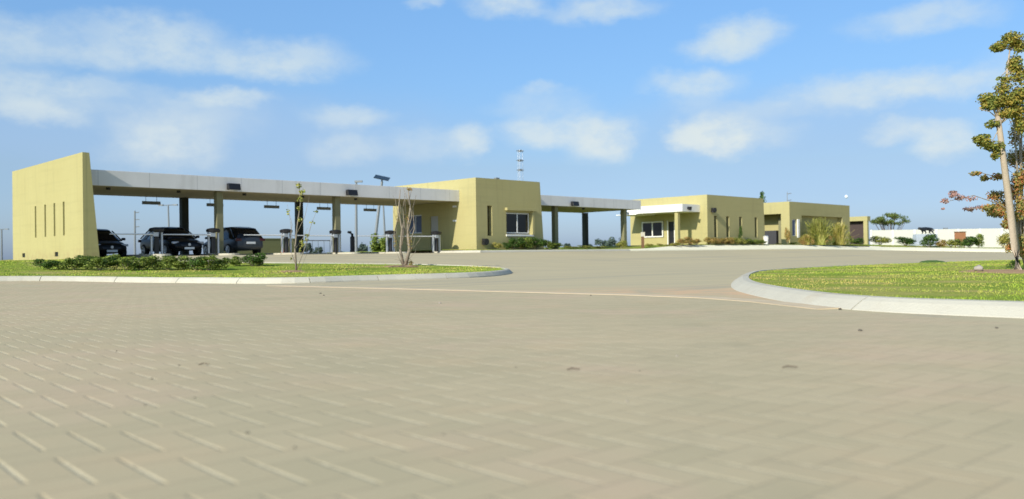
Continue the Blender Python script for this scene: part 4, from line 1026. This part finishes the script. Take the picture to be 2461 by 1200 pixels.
S += [(R4([(2452, 560), (2420, 520), (2370, 500), (2322, 503)]), [.018, .012, .008, .005]), (R4([(2450, 520), (2400, 490), (2340, 470), (2270, 486)]), [.018, .013, .009, .005]),
      (R4([(2450, 460), (2410, 430), (2360, 416), (2332, 418)]), [.016, .011, .007, .005]), (R4([(2455, 600), (2435, 570), (2410, 552)]), [.014, .01, .006])]
for k in range(14):
    y0 = 300 + k * 22; S.append((R4([(2452 + (k % 3) * 6, y0 + 25), (2432 - (k % 2) * 8, y0), (2420 + (k % 4) * 9, y0 - 22)]), [.010, .007, .004]))
def C4(x, y, rx, ry, w): p_ = at(x, y, Y2 + rnd.uniform(-.4, .4)); return (p_, (rx * s_, rx * s_, ry * s_), w)
C = [C4(2440, 330, 18, 30, 1), C4(2456, 380, 16, 34, 1.4), C4(2445, 440, 16, 30, 1.4), C4(2400, 425, 18, 10, 1), C4(2366, 428, 10, 9, .7), C4(2345, 417, 14, 6, .7), C4(2392, 470, 22, 14, 1.5), C4(2412, 495, 26, 16, 2.4), C4(2395, 512, 24, 12, 2.4), C4(2430, 520, 20, 20, 2.2),
     C4(2450, 545, 18, 22, 3.4), C4(2455, 500, 16, 30, 2.2), C4(2375, 500, 18, 10, 1), C4(2448, 600, 12, 20, .8), C4(2425, 595, 10, 14, .6), C4(2420, 540, 16, 12, 1.1), C4(2448, 300, 18, 24, 1.6), C4(2435, 380, 20, 24, 1.6), C4(2455, 430, 20, 30, 2.4), C4(2432, 465, 22, 22, 1.8), C4(2458, 590, 14, 30, 2)]
t = tree('thin many-stemmed tree with orange autumn leaves behind the leaning pale trunk', P, S, C, L_AUT, BARK, .034, 9500, 32)
Cp = [C4(2292, 468, 14, 8, 1.2), C4(2272, 483, 12, 7, 1), C4(2308, 476, 14, 8, 1), C4(2290, 462, 10, 5, .8), C4(2332, 503, 18, 7, 1.3), C4(2355, 499, 14, 6, .8), C4(2335, 478, 14, 8, .6), C4(2266, 502, 5, 3, .15)]
rg = np.random.default_rng(40); V, Fc = leaves(rg, [(tuple(c - P), r, w) for c, r, w in Cp], 700, .03, shell=.25); o = raw('crown', V, Fc, L_PINK, t); o['label'] = 'dusky pink leaves on the low left branches'
# undergrowth, soil patch, stones
P = hit(2436, 648, .12); shrub('small dark weed at the foot of the leaning pale trunk', P, .36, .30, L_DARK, seed=2)
def soil_patch(label, px, py, rx, ry, hgt, m=SOIL, name='soil_patch', dz=.12, zf=gz):
    P = hit(px, py, dz); bm = B(); rg = random.Random(px); n = 22; rings = []
    c = bm.verts.new((0, 0, hgt))
    for k, (f, z) in enumerate(((.35, hgt * .95), (.7, hgt * .6), (1, -.01))):
        rings.append([bm.verts.new((rx * f * math.cos(a) * (1 + .12 * math.sin(3 * a + px)), ry * f * math.sin(a) * (1 + .15 * math.cos(2 * a + px)), z + (rg.uniform(-.01, .01) if k < 2 else 0))) for a in [6.283 * i / n for i in range(n)]])
    for i in range(n):
        bm.faces.new((c, rings[0][i], rings[0][(i + 1) % n]))
        for a, b in zip(rings, rings[1:]): bm.faces.new((a[i], b[i], b[(i + 1) % n], a[(i + 1) % n]))
    o = obj(name, bm, m, smooth=True); o.location = P; return o
struct(soil_patch('', 2405, 654, .85, 1.5, .05))
struct(soil_patch('', 2240, 632, .45, .8, .10, m=L_DARK, name='mound'))
struct(soil_patch('', 700, 653, .5, .9, .04)); struct(soil_patch('', 960, 641, .9, .9, .05))
def stone(label, px, py, s, dz=.006, m=STONE, flat=.6, name='stone', group=None, seed=None):
    P = hit(px, py, dz); bm = B(); bmesh.ops.create_icosphere(bm, subdivisions=2, radius=1); rg = random.Random(seed or int(px * 7 + py))
    k = [rg.uniform(.7, 1.2) for _ in range(3)]; ph = rg.uniform(0, 6)
    for v in bm.verts: v.co = Vector((v.co.x * s * k[0], v.co.y * s * k[1], v.co.z * s * flat * k[2])) * (1 + .18 * math.sin(5 * v.co.x + ph) + .12 * math.cos(7 * v.co.y + ph))
    o = tag(obj(name, bm, m, smooth=True), label, 'stone', group); o.location = P + Vector((0, 0, s * flat * .5)); return o
stone('pale grey rock on the bare soil of the right lawn', 2352, 651, .12, .16, flat=.8)
DST = mat('dark_dirt', (.10, .09, .07), .95, var=.3, scale=20)
stn = [(1057,730,.035,'pale pebble on the pavers near the middle, below the pale strip',0),(770,706,.035,'dark crumb of earth on the pavers below the sapling, left one',1),(778,711,.03,'dark crumb of earth on the pavers below the sapling, right one',1),
 (2019,744,.04,'small dark stone beside the right kerb',1),(2067,796,.035,'small dark stone on the pavers below the right lawn',1),(1862,716,.07,'flat dark stone against the nose of the right kerb',1),
 (1627,857,.02,'tiny pebble on the pavers, right of centre',0),(1507,966,.013,'tiny pale pebble in the near pavers',0),(348,976,.012,'small dark clod on a paver joint at left',1),(468,957,.010,'tiny dark clod on the near left pavers',1),
 (594,1042,.013,'dark brown clod low in the picture left of centre',1),(708,1078,.012,'blurred dark clod nearest the camera',1),(280,845,.014,'little dark clod on the left pavers',1),(430,880,.014,'dark crumb on the left pavers beside a joint',1),(365,912,.014,'dark crumb of soil on the left pavers',1),(1537,893,.012,'dark speck on the right pavers',1),(1065,1046,.008,'dark speck in the near centre pavers',1),(2395,790,.03,'small dark stone on the pavers at right',1),(1240,884,.012,'dark speck on the pavers at the centre',1),(1420,711,.03,'small dark stone at the pale strip right of centre',1)]
for px, py, s, lb, d in stn: stone(lb, px, py, s * .5, m=DST if d else STONE, group='small stones and clods on the paving')
for px, py, l, a, lb in ((1378, 888, .035, .1, 'thin dry twig lying on the pavers right of centre'), (490, 877, .03, .3, 'short dark twig lying on the left pavers'), (1898, 883, .04, 0, 'thin dry twig lying on the right pavers')):
    P = hit(px, py, .012); bm = B(); tube(bm, [(-l, 0, 0), (-l * .2, .01, .006), (l, -.01, .002)], [.003, .0035, .002], 5); o = tag(obj('twig', bm, DARKBARK), lb, 'twig', 'dry twigs on the paving'); o.location = P; o.rotation_euler = (0, 0, a)

# sign post by guard house
P = vspot(1545, 40.9); t = thing('sign_post', 'small white sign on a brown post in front of the guard house window', 'sign', P, TH - R(45))
bm = B(); box(bm, -.11, .11, -.08, .08, 0, 1.0); obj('post', bm, WOOD, t)
bm = B(); box(bm, -.16, .16, -.12, -.04, .9, 1.25); obj('sign_panel', bm, KERB, t)
# small white bin by dark cabinet
P = vspot(1841, 41.6); t = thing('litter_bin', 'small pale bin in front of the dark cabinet of the service building', 'bin', P)
bm = B(); tube(bm, [(0, 0, 0), (0, 0, .75)], [.20, .25], 12); obj('bin_body', bm, WHITEC, t)
bm = B(); tube(bm, [(0, 0, .75), (0, 0, .83)], [.27, .2], 12); obj('lid', bm, STEEL, t)
# brown panel
P = at(2308, 592, 113); t = thing('brown_panel', 'square brown metal panel standing before the white wall', 'panel', (P.x, P.y, vz(P.x, P.y)))
z1 = at(2308, 559, 113).z - vz(P.x, P.y)
bm = B(); box(bm, -.74, .74, -.05, .05, .3, z1); obj('board', bm, RUST, t, bevel=.02)
bm = B(); box(bm, -.78, .78, -.09, .09, z1 + .002, z1 + .12); obj('top_rail', bm, WOOD, t)
for s in (-.6, .6): bm = B(); box(bm, s - .05, s + .05, .052, .14, 0, z1); obj('post', bm, WOOD, t)
# plinth and sculpture
P = at(2224, 592, 112); g = vz(P.x, P.y); z1 = at(2224, 563, 112).z
bm = B(); box(bm, -1.45, 1.4, -.6, .6, 0, z1 - g, top=(.08, -.08, .05, -.05)); box(bm, -1.6, 1.55, -.75, .75, 0, .35)
o = tag(obj('plinth', bm, PLINTH, bevel=.02), 'blue-grey stone plinth carrying a black animal sculpture', 'plinth'); o.location = (P.x, P.y, g)
def skinned(name, pts, edges, m):
    me = bpy.data.meshes.new(name); me.from_pydata([p[:3] for p in pts], edges, []); o = bpy.data.objects.new(name, me); COL.objects.link(o)
    s = o.modifiers.new('skin', 'SKIN'); s.use_smooth_shade = True
    for i, p in enumerate(pts): me.skin_vertices[0].data[i].radius = (p[3] * 1.35, p[3] * 1.35)
    me.skin_vertices[0].data[0].use_root = True
    u = o.modifiers.new('sub', 'SUBSURF'); u.levels = u.render_levels = 1; me.materials.append(m); return o
pts = [(.45, 0, .62, .15), (.1, 0, .68, .15), (-.3, 0, .62, .18), (-.58, 0, .66, .11), (-.78, 0, .70, .10), (-.95, 0, .62, .06),      # rump, back, chest, neck, head, muzzle
       (.55, .13, .38, .09), (.42, .14, .2, .05), (.62, .14, .04, .045), (.66, -.13, .36, .09), (.70, -.14, .18, .05), (.85, -.14, .04, .045),
       (-.34, .13, .36, .07), (-.28, .14, .2, .05), (-.40, .14, .04, .045), (-.18, -.13, .36, .07), (-.05, -.14, .2, .05), (-.12, -.14, .04, .045),
       (.72, 0, .66, .05), (.88, 0, .52, .04), (.92, 0, .32, .035), (-.76, .07, .82, .03), (-.76, -.07, .82, .03)]
ed = [(0, 1), (1, 2), (2, 3), (3, 4), (4, 5), (0, 6), (6, 7), (7, 8), (0, 9), (9, 10), (10, 11), (2, 12), (12, 13), (13, 14), (2, 15), (15, 16), (16, 17), (0, 18), (18, 19), (19, 20), (4, 21), (4, 22)]
o = tag(skinned('animal_sculpture', pts, ed, BRONZE), 'black prowling animal sculpture on the blue-grey plinth', 'sculpture'); o.location = (P.x + .1, P.y, z1 - .01); o.scale = (1.15, 1.15, 1.1)
# small pale dot of unclear kind above the roof, built as a far sphere
bm = B(); bmesh.ops.create_uvsphere(bm, u_segments=24, v_segments=12, radius=1); o = tag(obj('globe', bm, mat('pale_white', (.8, .85, .9), 1, var=.05), smooth=True), 'tiny pale globe low above the service building', 'globe')
o.location = at(2034, 473, 4000); o.scale = (7.5, 7.5, 7.5)
